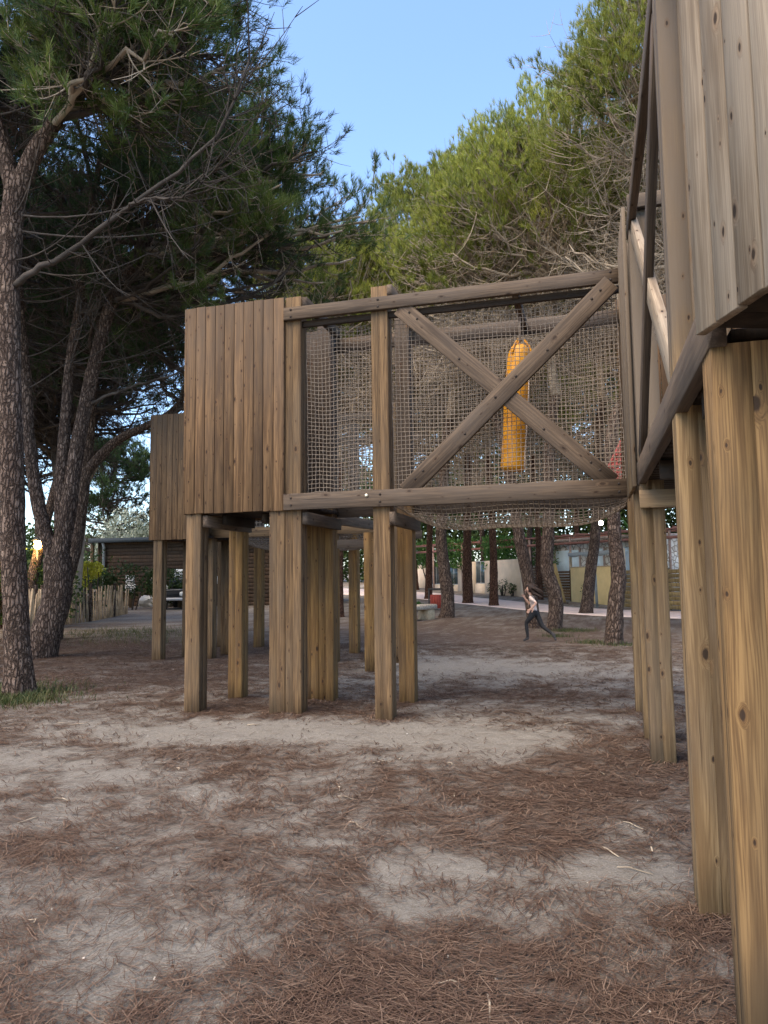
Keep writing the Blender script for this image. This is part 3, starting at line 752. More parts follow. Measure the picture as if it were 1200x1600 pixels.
def crown(seed, stem, blobs, bare=.0, nsec=9, nter=6, ntuft=3, k=12, thick=1.0, nw=.011, nl=(.11, .19), up=.45, deadlow=True, low_cut=-.55, hw=.75, spread=.6, dead=0, shell=0):
    """stem: (n,4) points x,y,z,r the limbs leave from. blobs: (cx,cy,cz,rx,ry,rz,limbs). returns branch Geo, needle arrays"""
    rng = np.random.default_rng(seed)
    g = Geo(); PT = []; DT = []; TT = []
    stem = np.asarray(stem, float)
    for bb in blobs:
        cx, cy, cz, rx, ry, rz, nl_ = bb[:7]; bx = bb[7] if len(bb) > 7 else 0.0
        c = np.array([cx, cy, cz]); rr = np.array([rx, ry, rz])
        i = np.arange(nl_) + .5
        uz = 1 - (1 - low_cut) * i / nl_; ph = i * 2.39996 + rng.random() * 6
        u = np.stack([np.sqrt(1 - uz ** 2) * np.cos(ph), np.sqrt(1 - uz ** 2) * np.sin(ph), uz], -1)
        u = unit(u + rng.normal(0, .16, u.shape))
        end = c + rr * u * rng.uniform(.72, .98, (nl_, 1))
        hd = np.linalg.norm((end - c)[:, :2], axis=1)
        want = end[:, 2] - .38 * hd + rng.normal(0, .35, nl_)
        cost = np.abs(stem[None, :, 2] - want[:, None]) + .45 * np.linalg.norm(stem[None, :, :2] - end[:, None, :2], axis=2)
        si = cost.argmin(1); st = stem[si, :3]; rs = np.minimum(stem[si, 3] * .7, .02 + .011 * np.linalg.norm(end - st, axis=1)) * thick
        dv = end - st
        ctl = st + dv * np.array([.62, .62, .22]) + rng.normal(0, .22, dv.shape)
        LP = bez(st, ctl, end, 10); LP[:, 2:-1] += rng.normal(0, .045, LP[:, 2:-1].shape)
        t = np.linspace(0, 1, 10)
        LR = rs[:, None] * (1 - t[None] * .78) + .004
        many_tubes(g, LP, LR, 6)
        LT = unit(np.gradient(LP, axis=1))
        # secondary branches
        li = np.repeat(np.arange(nl_), nsec); ti = np.clip((rng.uniform(.22, 1.0, len(li)) * 9).astype(int), 1, 9)
        p0 = LP[li, ti]; tg = LT[li, ti]
        outw = unit((p0 - c) / rr)
        d = unit(tg * .75 + rng.normal(0, .6, p0.shape) + outw * .35 + np.array([0, 0, .18]))
        ln = rng.uniform(.55, 1.35, (len(li), 1)) * (.6 + .1 * rr.mean())
        p2 = p0 + d * ln; p1 = p0 + d * ln * .55 + np.array([0, 0, -.10]) * ln + rng.normal(0, .06, p0.shape)
        SP = bez(p0, p1, p2, 6)
        many_tubes(g, SP, (np.minimum(LR[li, ti], .013 * thick)[:, None] * np.linspace(1, .4, 6)[None]), 4)
        ST = unit(np.gradient(SP, axis=1))
        # twigs
        ji = np.repeat(np.arange(len(SP)), nter); tj = rng.integers(1, 6, len(ji))
        q0 = SP[ji, tj]; sg = ST[ji, tj]
        d2 = unit(sg * .8 + rng.normal(0, .55, q0.shape) + np.array([0, 0, .22]))
        l2 = rng.uniform(.22, .62, (len(ji), 1))
        q2 = q0 + d2 * l2; q1 = q0 + d2 * l2 * .5 + np.array([0, 0, -.04])
        TP = bez(q0, q1, q2, 3)
        many_tubes(g, TP, np.broadcast_to(np.array([.0055, .0045, .003]) * thick, (len(ji), 3)), 3)
        if dead:
            # long dry shoots hanging about inside and under the crown
            di = rng.integers(0, nl_, dead); dt = rng.integers(1, 8, dead)
            s0 = LP[di, dt]; dd_ = unit(LT[di, dt] * .5 + rng.normal(0, .7, s0.shape) + np.array([0, 0, -.12]))
            l3 = rng.uniform(.7, 1.9, (dead, 1)); e3 = s0 + dd_ * l3; m3 = s0 + dd_ * l3 * .55 + np.array([0, 0, -.22]) * l3 + rng.normal(0, .12, s0.shape)
            DP = bez(s0, m3, e3, 7); many_tubes(g, DP, np.broadcast_to(np.linspace(.013, .004, 7)[None] * thick, (dead, 7)), 4)
            DTg = unit(np.gradient(DP, axis=1)); j3 = np.repeat(np.arange(dead), 4); t3 = rng.integers(2, 7, len(j3))
            s1 = DP[j3, t3]; d3 = unit(DTg[j3, t3] * .7 + rng.normal(0, .6, s1.shape)); l4 = rng.uniform(.25, .8, (len(j3), 1))
            many_tubes(g, bez(s1, s1 + d3 * l4 * .5 + np.array([0, 0, -.06]), s1 + d3 * l4, 4), np.broadcast_to(np.linspace(.007, .003, 4)[None] * thick, (len(j3), 4)), 3)
        # needles where light reaches: the outer and upper shell
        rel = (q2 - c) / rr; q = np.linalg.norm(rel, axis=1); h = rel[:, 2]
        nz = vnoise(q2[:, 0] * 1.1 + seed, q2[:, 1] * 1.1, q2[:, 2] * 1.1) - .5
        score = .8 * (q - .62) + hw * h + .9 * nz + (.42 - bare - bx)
        pr = np.clip(score * 2.4, 0, 1)
        keep = rng.random(len(pr)) < pr
        kp = np.where(keep)[0]
        kk = np.repeat(kp, ntuft)
        along = rng.uniform(.45, 1.05, (len(kk), 1))
        P = q0[kk] + (q2[kk] - q0[kk]) * along + rng.normal(0, .035, (len(kk), 3))
        D = unit(d2[kk] * .7 + np.array([0, 0, up]) + rng.normal(0, .28, (len(kk), 3)))
        PT.append(P); DT.append(D)
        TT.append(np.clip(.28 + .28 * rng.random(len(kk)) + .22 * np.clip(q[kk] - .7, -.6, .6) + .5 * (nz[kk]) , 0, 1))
        if shell and bx == 0:
            # clumps of young shoots closing the sunny top of the crown
            ns = int(shell * nl_ / 44); uz = rng.uniform(.06, 1, ns); ph = rng.random(ns) * 6.2832
            u = np.stack([np.sqrt(1 - uz ** 2) * np.cos(ph), np.sqrt(1 - uz ** 2) * np.sin(ph), uz], -1)
            bump = fbm(u[:, 0] * 2.2 + seed, u[:, 1] * 2.2, u[:, 2] * 2.2, 2)
            cc = c + rr * u * (.74 + .42 * bump)[:, None]; ok = bump > .36; cc, u = cc[ok], u[ok]; ns = len(cc)
            inn = cc - unit(u * rr) * rng.uniform(.5, 1.0, (ns, 1)) + np.array([0, 0, -.25])
            many_tubes(g, bez(inn, (inn + cc) / 2 + np.array([0, 0, -.06]), cc, 4), np.broadcast_to(np.linspace(.012, .005, 4)[None] * thick, (ns, 4)), 4)
            kk = np.repeat(np.arange(ns), 11); P = cc[kk] + rng.normal(0, .17, (len(kk), 3)) * (rr.mean() / 3.5)
            PT.append(P); DT.append(unit(unit(u * rr)[kk] * .45 + np.array([0, 0, 1.0]) + rng.normal(0, .3, (len(kk), 3))))
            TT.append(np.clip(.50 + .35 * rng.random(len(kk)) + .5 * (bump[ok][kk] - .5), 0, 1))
    P = np.concatenate(PT); D = np.concatenate(DT); T = np.concatenate(TT)
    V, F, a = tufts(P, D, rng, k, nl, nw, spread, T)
    return g, (V, F, a)

def foliage(name, arr, mat, parent, loc=None):
    V, F, a = arr
    o = mk(name, V if loc is None else V, F, M[mat], None, False, {'rnd': a})
    o.parent = parent
    return o

PINES = 'pine trees around the playground'
def stem_of(pts, r0, r1, n=30, a=.3):
    P = spline(pts, n); t = np.linspace(0, 1, n)
    S = np.c_[P, r0 + (r1 - r0) * t]
    return S[int(n * a):]

def custom_pine(name, label, trunks, blobs, seed, bare, leaf, barkm='bark', twig='twig', extra=(), group=None, bright=(), arcs=None, **kw):
    """trunks: list of (points, r0, r1, flare). world coordinates"""
    base = trunks[0][0][0]
    e = thing(name, (base[0], base[1], gh(base[0], base[1])), label, 'tree', group)
    o = np.array(e.location)
    g = Geo(); stems = []
    for k, (pts, r0, r1, fl, a) in enumerate(trunks):
        pts = np.array(pts, float); pts = pts - o
        if k == 0: pts[0, 2] = -.12
        trunk_tube(g, pts, r0, r1, seed + k, fl)
        stems.append(stem_of(pts, r0, r1, 30, a))
    t = g.build('trunk', M[barkm], None, True); t.parent = e
    bl = [(b[0] - o[0], b[1] - o[1], b[2] - o[2]) + tuple(b[3:]) for b in blobs]
    bg_, arr = crown(seed, np.concatenate(stems), bl, bare, **kw)
    for pts, r0, r1 in extra:
        P = spline(np.array(pts) - o, 22)
        bg_.tube(P * 1 + np.random.default_rng(seed).normal(0, .012, P.shape), np.linspace(r0, r1, 22), 8, True, .5)
        rr_ = np.random.default_rng(seed + 7); ii = rr_.integers(5, 22, 26); s0 = P[ii]; tg = unit(np.gradient(P, axis=0))[ii]
        d_ = unit(tg * .8 + rr_.normal(0, .55, s0.shape)); l_ = rr_.uniform(.3, 1.1, (26, 1))
        SP = bez(s0, s0 + d_ * l_ * .5 + np.array([0, 0, -.1]) * l_, s0 + d_ * l_ + np.array([0, 0, .06]), 6)
        many_tubes(bg_, SP, np.broadcast_to(np.linspace(.011, .004, 6)[None], (26, 6)), 4)
        jj = np.repeat(np.arange(26), 4); tt = rr_.integers(2, 6, len(jj)); s1 = SP[jj, tt]; d1 = unit(rr_.normal(0, .7, s1.shape) + d_[jj] * .6); l1 = rr_.uniform(.15, .45, (len(jj), 1))
        many_tubes(bg_, bez(s1, s1 + d1 * l1 * .5, s1 + d1 * l1, 3), np.broadcast_to(np.array([.006, .005, .003])[None], (len(jj), 3)), 3)
    if arcs:
        rr_ = np.random.default_rng(seed + 9); ST = np.concatenate(stems)
        ST = ST[(ST[:, 2] > arcs[1]) & (ST[:, 2] < arcs[2])]
        n_ = arcs[0]; b0 = ST[rr_.integers(0, len(ST), n_), :3]; az = rr_.uniform(arcs[3], arcs[4], n_)
        d_ = np.stack([np.cos(az), np.sin(az), rr_.normal(.12, .22, n_)], -1); l_ = rr_.uniform(1.2, 3.4, (n_, 1))
        SP = bez(b0, b0 + d_ * l_ * .5 + np.array([0, 0, -.16]) * l_ + rr_.normal(0, .12, b0.shape), b0 + d_ * l_ + np.array([0, 0, .12]) * l_, 10)
        many_tubes(bg_, SP, np.broadcast_to(np.linspace(.015, .004, 10)[None], (n_, 10)), 5)
        jj = np.repeat(np.arange(n_), 7); tt = rr_.integers(3, 10, len(jj)); s1 = SP[jj, tt]; d1 = unit(rr_.normal(0, .55, s1.shape) + d_[jj] * .9); l1 = rr_.uniform(.25, 1.0, (len(jj), 1))
        many_tubes(bg_, bez(s1, s1 + d1 * l1 * .5 + np.array([0, 0, -.08]), s1 + d1 * l1, 4), np.broadcast_to(np.linspace(.0055, .0025, 4)[None], (len(jj), 4)), 3)
    b = bg_.build('branches', M[twig], None, True); b.parent = e
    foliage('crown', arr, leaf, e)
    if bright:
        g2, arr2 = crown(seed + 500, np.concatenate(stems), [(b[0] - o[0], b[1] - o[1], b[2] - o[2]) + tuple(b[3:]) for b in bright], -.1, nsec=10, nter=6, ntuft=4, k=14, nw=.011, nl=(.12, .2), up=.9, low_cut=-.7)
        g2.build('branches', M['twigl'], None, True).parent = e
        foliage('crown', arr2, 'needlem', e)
    return e

# --- the big pines at the edge of the yard
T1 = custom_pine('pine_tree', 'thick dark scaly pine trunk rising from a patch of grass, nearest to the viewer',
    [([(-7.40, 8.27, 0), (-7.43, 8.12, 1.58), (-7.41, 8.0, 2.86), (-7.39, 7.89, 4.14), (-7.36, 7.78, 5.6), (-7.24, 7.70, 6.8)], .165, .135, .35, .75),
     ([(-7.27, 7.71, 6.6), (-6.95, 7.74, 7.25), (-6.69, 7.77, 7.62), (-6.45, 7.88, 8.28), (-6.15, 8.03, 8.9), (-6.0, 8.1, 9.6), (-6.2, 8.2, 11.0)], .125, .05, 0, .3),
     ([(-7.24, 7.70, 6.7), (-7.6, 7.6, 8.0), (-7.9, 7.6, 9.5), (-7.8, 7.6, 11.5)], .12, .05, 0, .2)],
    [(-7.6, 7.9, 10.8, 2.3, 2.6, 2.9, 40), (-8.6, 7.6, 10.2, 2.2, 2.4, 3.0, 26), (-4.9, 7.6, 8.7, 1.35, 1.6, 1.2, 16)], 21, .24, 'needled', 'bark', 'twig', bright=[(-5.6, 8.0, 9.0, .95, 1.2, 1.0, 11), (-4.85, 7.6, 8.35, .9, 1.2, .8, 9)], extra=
    [([(-7.25, 7.75, 5.45), (-6.85, 7.73, 5.58), (-6.35, 7.72, 5.75), (-5.66, 7.68, 6.1), (-4.7, 7.6, 6.5), (-4.05, 7.44, 6.85), (-3.65, 7.38, 7.55)], .046, .012),
     ([(-6.6, 7.8, 7.9), (-5.9, 7.7, 8.0), (-5.2, 7.6, 8.2), (-4.5, 7.55, 8.8), (-4.1, 7.5, 9.3)], .05, .012),
     ([(-5.66, 7.68, 6.1), (-5.1, 7.5, 6.15), (-4.6, 7.5, 6.1), (-4.1, 7.4, 6.3)], .018, .007)],
    nsec=10, nter=6, ntuft=4, k=14, nw=.0075, nl=(.10, .17), low_cut=-.8, dead=40, arcs=(12, 4.6, 8.5, -.9, 1.2))
T2 = custom_pine('pine_tree', 'thick scaly pine that forks low into three stems beside the picket fence',
    [([(-10.68, 12.35, 0), (-10.45, 12.35, .6), (-10.25, 12.35, 1.23), (-10.22, 12.3, 1.99)], .30, .26, .28, .9),
     ([(-10.22, 12.3, 1.75), (-10.0, 12.28, 2.88), (-9.72, 12.22, 4.4), (-9.13, 12.17, 6.67), (-8.67, 12.22, 7.55), (-8.15, 12.28, 8.43), (-7.6, 12.9, 9.8)], .19, .07, 0, .55),
     ([(-10.24, 12.3, 1.8), (-10.5, 12.1, 2.9), (-10.62, 11.9, 4.2), (-10.65, 11.8, 5.42), (-10.75, 11.6, 7.6), (-10.7, 11.6, 10.5)], .155, .07, 0, .55),
     ([(-10.2, 12.4, 1.9), (-10.1, 12.2, 3.4), (-9.95, 12.1, 4.7), (-9.83, 12.04, 5.92), (-9.53, 11.98, 7.44), (-9.3, 12.1, 10.0)], .15, .06, 0, .55)],
    [(-7.3, 13.3, 9.0, 2.9, 2.7, 2.4, 40), (-10.0, 12.6, 10.0, 3.2, 3.0, 3.6, 40)], 22, .20, 'needled', 'bark', 'twig', bright=[(-5.75, 13.6, 8.75, 1.85, 1.8, 1.45, 26), (-7.2, 13.2, 10.3, 1.7, 1.7, 1.3, 16)], extra=[([(-8.9, 12.2, 7.2), (-8.0, 12.4, 6.7), (-7.0, 12.7, 6.9), (-6.0, 13.0, 7.3), (-5.2, 13.4, 8.2)], .05, .014),
     ([(-9.6, 12.2, 5.0), (-8.6, 12.3, 5.3), (-7.6, 12.5, 5.6), (-6.7, 12.7, 6.4)], .035, .012)],
    nsec=10, nter=6, ntuft=4, k=13, nw=.0095, low_cut=-.85, dead=60, arcs=(52, 3.6, 8.5, -1.3, 1.1))
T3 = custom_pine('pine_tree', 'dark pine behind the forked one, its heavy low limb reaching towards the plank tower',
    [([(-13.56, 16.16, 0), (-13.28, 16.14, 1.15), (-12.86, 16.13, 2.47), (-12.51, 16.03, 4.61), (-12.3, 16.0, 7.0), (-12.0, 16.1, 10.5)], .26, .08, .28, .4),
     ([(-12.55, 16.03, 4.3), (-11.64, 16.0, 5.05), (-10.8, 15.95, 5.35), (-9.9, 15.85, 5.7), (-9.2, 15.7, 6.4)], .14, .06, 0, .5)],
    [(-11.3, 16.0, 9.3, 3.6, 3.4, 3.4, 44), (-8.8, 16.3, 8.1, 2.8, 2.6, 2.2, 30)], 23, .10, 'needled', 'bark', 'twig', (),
    nsec=10, nter=6, ntuft=4, k=13, nw=.011, low_cut=-.9, arcs=(30, 4.5, 9, -1.2, .8))

# --- generic crowns, shared by the other pines
def variant(seed, H, rx, rz, leaf_bare, stem_h=4.2, **kw):
    rng = np.random.default_rng(seed)
    pts = [(0, 0, 0)]
    for i in range(1, 5): pts.append((rng.normal(0, .22) * i ** .5, rng.normal(0, .22) * i ** .5, H * i / 4.6))
    S = stem_of(pts, .15, .035, 30, .0)
    g, arr = crown(seed, S, [(0, 0, H * .55, rx, rx, rz, 44), (rx * .35, -rx * .2, H * .36, rx * .75, rx * .75, rz * .55, 14, .55), (-rx * .3, rx * .3, H * .68, rx * .6, rx * .6, rz * .6, 14)], leaf_bare, **kw)
    g.tube(spline(pts, 24), np.linspace(.15, .03, 24), 10, True, .5)
    bm = g.build('branches', M['twigl'], None, True)
    fm = foliage('crown', arr, 'needle', None)
    me = (bm.data, fm.data)
    bpy.data.objects.remove(bm); bpy.data.objects.remove(fm)
    return me
VA = variant(31, 9.0, 3.4, 4.2, .16, nsec=10, nter=6, ntuft=3, k=20, nw=.012, nl=(.12, .2), up=1.0, low_cut=-.8, hw=1.7, spread=.55, dead=200, shell=330)
VB = variant(32, 9.5, 3.9, 4.4, .12, nsec=10, nter=6, ntuft=3, k=20, nw=.015, nl=(.14, .23), up=1.0, low_cut=-.8, hw=1.6, spread=.55, dead=200, thick=1.2, shell=330)
VC = variant(33, 10.0, 4.2, 4.6, .05, hw=1.2, thick=1.4, dead=60, shell=260, nsec=9, nter=6, ntuft=4, k=10, nw=.024, nl=(.18, .30), up=.7, low_cut=-.9)

def pine(label, trunk, r0, r1, var, scale=1.0, rz=0.0, barkm='bark', leaf=None, group=None, twig=None, seed=1, flare=.3, sz=1.0, sides=22):
    """trunk: world points; the crown sits on the last one"""
    b = trunk[0]; e = thing('pine_tree', (b[0], b[1], gh(b[0], b[1])), label, 'tree', group)
    o = np.array(e.location); pts = np.array(trunk, float) - o; pts[0, 2] = -.15
    g = Geo(); trunk_tube(g, pts, r0, r1, seed, flare, sides=sides)
    t = g.build('trunk', M[barkm], None, True); t.parent = e
    for k, nm in enumerate(('branches', 'crown')):
        c = bpy.data.objects.new(nm, var[k]); COL.objects.link(c); c.parent = e
        c.location = pts[-1]; c.rotation_euler = (0, 0, rz); c.scale = (scale, scale, scale * sz)
    if leaf or twig:
        for k, m in ((0, twig), (1, leaf)):
            if m:
                c = [x for x in e.children if x.name.split('.')[0] == ('branches', 'crown')[k]][0]
                c.material_slots[0].link = 'OBJECT'; c.material_slots[0].material = M[m]
    return e
# trees of the yard, nearest first
pine('slightly bowed pine with deeply furrowed bark beside the end of the rope bridge', [(.38, 17.03, 0), (.46, 16.98, .8), (.55, 16.93, 1.5), (.50, 16.88, 2.6), (.60, 16.7, 4.9), (1.9, 16.3, 6.4)], .195, .12, VA, .86, 2.1, seed=41)
pine('thick furrowed pine with weeds at its foot behind the running child', [(-1.1, 20.97, 0), (-1.0, 20.9, .8), (-1.2, 20.8, 1.7), (-1.14, 20.7, 2.62), (-1.0, 20.5, 5.2), (-.8, 20.2, 6.4)], .215, .14, VA, .93, .4, seed=42)
pine('grey pine trunk partly hidden by the running child', [(-1.66, 21.9, 0), (-1.8, 21.8, 1.3), (-2.02, 21.6, 2.75), (-2.3, 21.4, 5.0), (-2.6, 21.3, 6.3)], .205, .13, VB, .8, 4.0, seed=43)
pine('pine trunk leaning towards the furrowed one, with a flared foot beside the path', [(-.3, 29.2, 0), (-.1, 29.1, 1.4), (.2, 29.0, 3.4), (.45, 28.6, 7.0), (.6, 28.4, 8.0)], .24, .15, VB, 1.0, 1.2, seed=44, flare=.5)
pine('broad straight pine with ribbed foot next to the red litter bin', [(-5.21, 26.81, 0), (-5.15, 26.8, .8), (-5.25, 26.7, 1.8), (-5.3, 26.53, 3.13), (-5.0, 26.2, 6.2), (-4.8, 26.0, 7.2)], .27, .16, VB, .97, 5.1, seed=45, flare=.4)
pine('straight reddish pine trunk standing at the edge of the pale path', [(-6.04, 36.7, 0), (-6.0, 36.5, 2.0), (-5.95, 36.4, 3.6), (-5.8, 36.3, 7.6)], .27, .17, VC, .95, 0.3, 'barkred', seed=46)
pine('slim reddish brown pine trunk between the path and the beige wall opening', [(-4.48, 34.5, 0), (-4.42, 34.4, 1.8), (-4.4, 34.2, 3.3), (-4.5, 34.0, 7.2)], .22, .14, VC, .9, 2.3, 'barkred', seed=47)
pine('thin pine trunk just behind the grey one, beside the slatted gate', [(-2.77, 40.2, 0), (-2.75, 40.1, 1.8), (-2.71, 39.9, 3.5), (-2.9, 39.8, 8.0)], .20, .13, VC, .9, 3.3, 'barkred', seed=48)
pine('pine at the stone bench, trunk half hidden by a square post', [(-7.3, 29.5, 0), (-7.2, 29.5, 2.0), (-7.3, 29.4, 6.8)], .24, .15, VC, .92, 1.3, seed=49)
# grove behind: nothing in the photo tells these apart
GR = 'pines of the dense grove behind the playground'
GL = 'pine of the dense grove behind the play structure'
rg = np.random.default_rng(77)
grove = [(-9.5, 27, 6.0, VB, .95), (-12.5, 33, 6.0, VC, 1.0), (-9.0, 41, 6.4, VC, 1.0), (-15.5, 40, 6.2, VC, 1.05), (3.4, 21.5, 6.2, VA, .95), (5.2, 17.0, 6.4, VA, .95), (4.6, 28, 7.0, VB, 1.0), (2.6, 36, 7.2, VC, 1.0), (7.8, 23, 6.8, VB, 1.0),
         (-7.0, 50, 6.5, VC, 1.05), (-1.0, 52, 7.0, VC, 1.1), (4.5, 50, 7.0, VC, 1.05), (-13, 55, 6.5, VC, 1.1), (-20, 50, 5.5, VC, 1.0), (9.5, 40, 7.0, VC, 1.1), (-3.9, 47, 6.5, VC, 1.0)]
for i, (x, y, hz, v, s) in enumerate(grove):
    dx, dy = rg.normal(0, .4, 2)
    pine(GL, [(x, y, 0), (x + dx * .4, y + dy * .4, hz * .45 + gh(x, y)), (x + dx, y + dy, hz + gh(x, y))], .22, .15, v, s, rg.random() * 6, rg.choice(['bark', 'barkred']), group=GR, seed=60 + i, sides=14)
GR2 = 'dark pines beyond the fence'
for i, (x, y, hz, v, s) in enumerate([(-11.8, 8.6, 5.6, VB, 1.0), (-15.8, 13.5, 5.0, VB, 1.05), (-17.5, 19.5, 5.0, VB, 1.05), (-18.3, 22.3, 4.6, VC, .9), (-22.5, 22, 4.5, VC, 1.1), (-25.5, 29.5, 5.0, VC, 1.0), (-18.9, 19.9, 4.8, VB, .95), (-35, 47, 1.8, VC, 1.0)]):
    dx, dy = rg.normal(0, .4, 2)
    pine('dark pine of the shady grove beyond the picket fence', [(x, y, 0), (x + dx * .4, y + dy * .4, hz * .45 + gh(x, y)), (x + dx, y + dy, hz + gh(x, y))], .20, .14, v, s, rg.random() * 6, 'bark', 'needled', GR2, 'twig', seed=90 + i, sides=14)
# pale bent trunk behind the fence
e = thing('bare_trunk_tree', (-18.6, 23.2, gh(-18.6, 23.2)), 'pale grey smooth trunk with one thin side branch behind the picket fence', 'tree')
g = Geo(); o = np.array(e.location)
trunk_tube(g, np.array([(-18.6, 23.2, -.1), (-18.35, 23.05, 1.0), (-18.2, 22.98, 2.17), (-17.98, 22.86, 4.04), (-17.85, 22.75, 5.45), (-17.6, 22.7, 7.5)]) - o, .24, .13, 5, .2, rough=.04)
g.build('trunk', plain('pale_bark', (.33, .27, .21), .9, .25, 4, .3), None, True).parent = e
g = Geo(); g.tube(spline(np.array([(-17.9, 22.8, 4.9), (-17.4, 22.7, 5.4), (-17.0, 22.6, 5.9), (-16.5, 22.6, 6.3)]) - o, 14), np.linspace(.06, .02, 14), 8)
g.build('branch', M['twigl'], None, True).parent = e

# leafy shrubs and hedges
def leaves(n, rng, c, r, shape='ell', size=.07, tone=.5):
    if shape == 'ell':
        u = unit(rng.normal(size=(n, 3))) * rng.uniform(.35, 1, (n, 1)) ** .5
    else:
        u = rng.uniform(-1, 1, (n, 3))
        ax = rng.integers(0, 3, n); sgn = rng.choice([-1, 1], n); ok = rng.random(n) < .65
        u[np.where(ok)[0], ax[ok]] = sgn[ok] * rng.uniform(.8, 1.05, ok.sum())
    P = np.array(c) + np.array(r) * u
    lump = fbm(P[:, 0] * 1.7, P[:, 1] * 1.7, P[:, 2] * 1.7, 2)
    P = P + unit(u) * (lump[:, None] - .5) * np.array(r).min() * .9
    keep = lump > .30
    P = P[keep]; lump = lump[keep]; n = len(P)
    d = unit(rng.normal(size=(n, 3)) + np.array([0, 0, .5])); s = unit(np.cross(d, rng.normal(size=(n, 3))))
    L_ = size * rng.uniform(.6, 1.3, (n, 1))
    V = np.stack([P, P + d * L_ * .5 + s * L_ * .28, P + d * L_, P + d * L_ * .5 - s * L_ * .28], 1).reshape(-1, 3)
    F = np.arange(n * 4).reshape(-1, 4)
    a = np.repeat(np.clip(tone + (lump - .5) * 1.2 + rng.normal(0, .15, n), 0, 1), 4)
    return V, F, a
def shrub(name, label, cat, base, blobs, mat, n, size, seed, shape='ell', group=None, stems=6, tone=.5):
    e = thing(name, (base[0], base[1], gh(base[0], base[1])), label, cat, group)
    rng = np.random.default_rng(seed); Vs, Fs, As = [], [], []; k = 0
    for b in blobs:
        V, F, a = leaves(n, rng, b[:3], b[3:6], shape, size, tone); Vs.append(V); Fs.append(F + k); As.append(a); k += len(V)
    f = mk('foliage', np.concatenate(Vs), np.concatenate(Fs), M[mat], None, False, {'rnd': np.concatenate(As)}); f.parent = e
    g = Geo()
    for i in range(stems):
        b = blobs[i % len(blobs)]; q = rng.uniform(-.6, .6, 3)
        t = np.array([b[0] + q[0] * b[3], b[1] + q[1] * b[4], b[2] + q[2] * b[5] * .5])
        s0 = np.array([b[0] * .9 + q[0] * b[3] * .4, b[1] * .9 + q[1] * b[4] * .3, -.1])
        g.tube(spline([s0, (s0 + t) / 2 + rng.normal(0, .05, 3), t], 8), np.linspace(.03, .01, 8) * (1 + size * 4), 6)
    g.build('stems', M['twig'], None, True).parent = e
    return e
shrub('silver_tree', 'silvery white leaved small tree behind the roof of the dark timber shed', 'tree', (-30.0, 42.5), [(0, 0, 4.3, 1.9, 1.6, 1.7), (1.2, .3, 3.6, 1.3, 1.2, 1.2), (-1.2, 0, 3.2, 1.2, 1.2, 1.3)], 'leafsilver', 2600, .17, 5, tone=.55)
shrub('round_tree', 'rounded green tree behind the shed at the edge of the open sky', 'tree', (-33.5, 52), [(0, 0, 4.2, 2.6, 2.2, 2.0), (2.3, 0, 4.0, 2.2, 2.0, 2.0), (-1.5, .5, 3.2, 2.0, 2.0, 2.0)], 'leafdark', 3000, .22, 6, tone=.7)
shrub('lit_shrub', 'shrub behind the picket fence, lit yellow by way of its leaf colour', 'shrub', (-20.3, 25.6), [(0, 0, 1.7, .8, .7, .7), (.5, .2, 2.0, .5, .5, .4)], 'leaflit', 1500, .10, 7)
shrub('hedge', 'dark leafy hedge in front of the dark timber shed', 'hedge', (-22.0, 31.5), [(-2.2, 0, 1.3, 1.6, .7, .9), (0, .2, 1.4, 1.6, .7, .9), (1.8, .5, 1.2, 1.2, .6, .9)], 'leafdark', 1800, .13, 8)
shrub('hedge', 'dark shrubbery between the pine trunks behind the picket fence', 'hedge', (-17.6, 19.6), [(-1.5, 0, 1.0, 1.4, .8, 1.0), (.4, .6, 1.1, 1.2, .8, .9), (-3.6, -.6, 1.2, 1.6, .9, 1.2)], 'leafdark', 1800, .12, 9)
for k, (x, y) in enumerate([(-11.8, 56.5), (-7.8, 51.5), (-4.2, 48.6)]):
    shrub('hedge', ['clipped green hedge above the glazed wall openings', 'clipped green hedge behind the reddish pine trunk', 'pale green hedge beside the pergola post'][k], 'hedge', (x, y), [(0, 0, 2.7, 2.6, .8, .95)], 'leafgreen', 5200, .16, 10 + k, 'box', stems=8)
for k, (x, y, s, lb) in enumerate([(-6.0, 45.3, .5, 'small dry plant against the beige wall nearest the wall opening'), (-5.2, 44.6, .7, 'taller dry plant against the beige wall'), (-4.6, 44.1, .45, 'small dry plant against the beige wall near the slatted gate'), (-.2, 36.6, .7, 'spindly weed growing against the yellow wall'), (-9.6, 53.0, .6, 'low dry bush at the foot of the glazed wall')]):
    shrub('weed', lb, 'plant', (x, y), [(0, 0, .45 * s / .5, .25 * s / .5, .2, .4 * s / .5)], 'leafdark', 160, .12, 30 + k, stems=5, tone=.6)

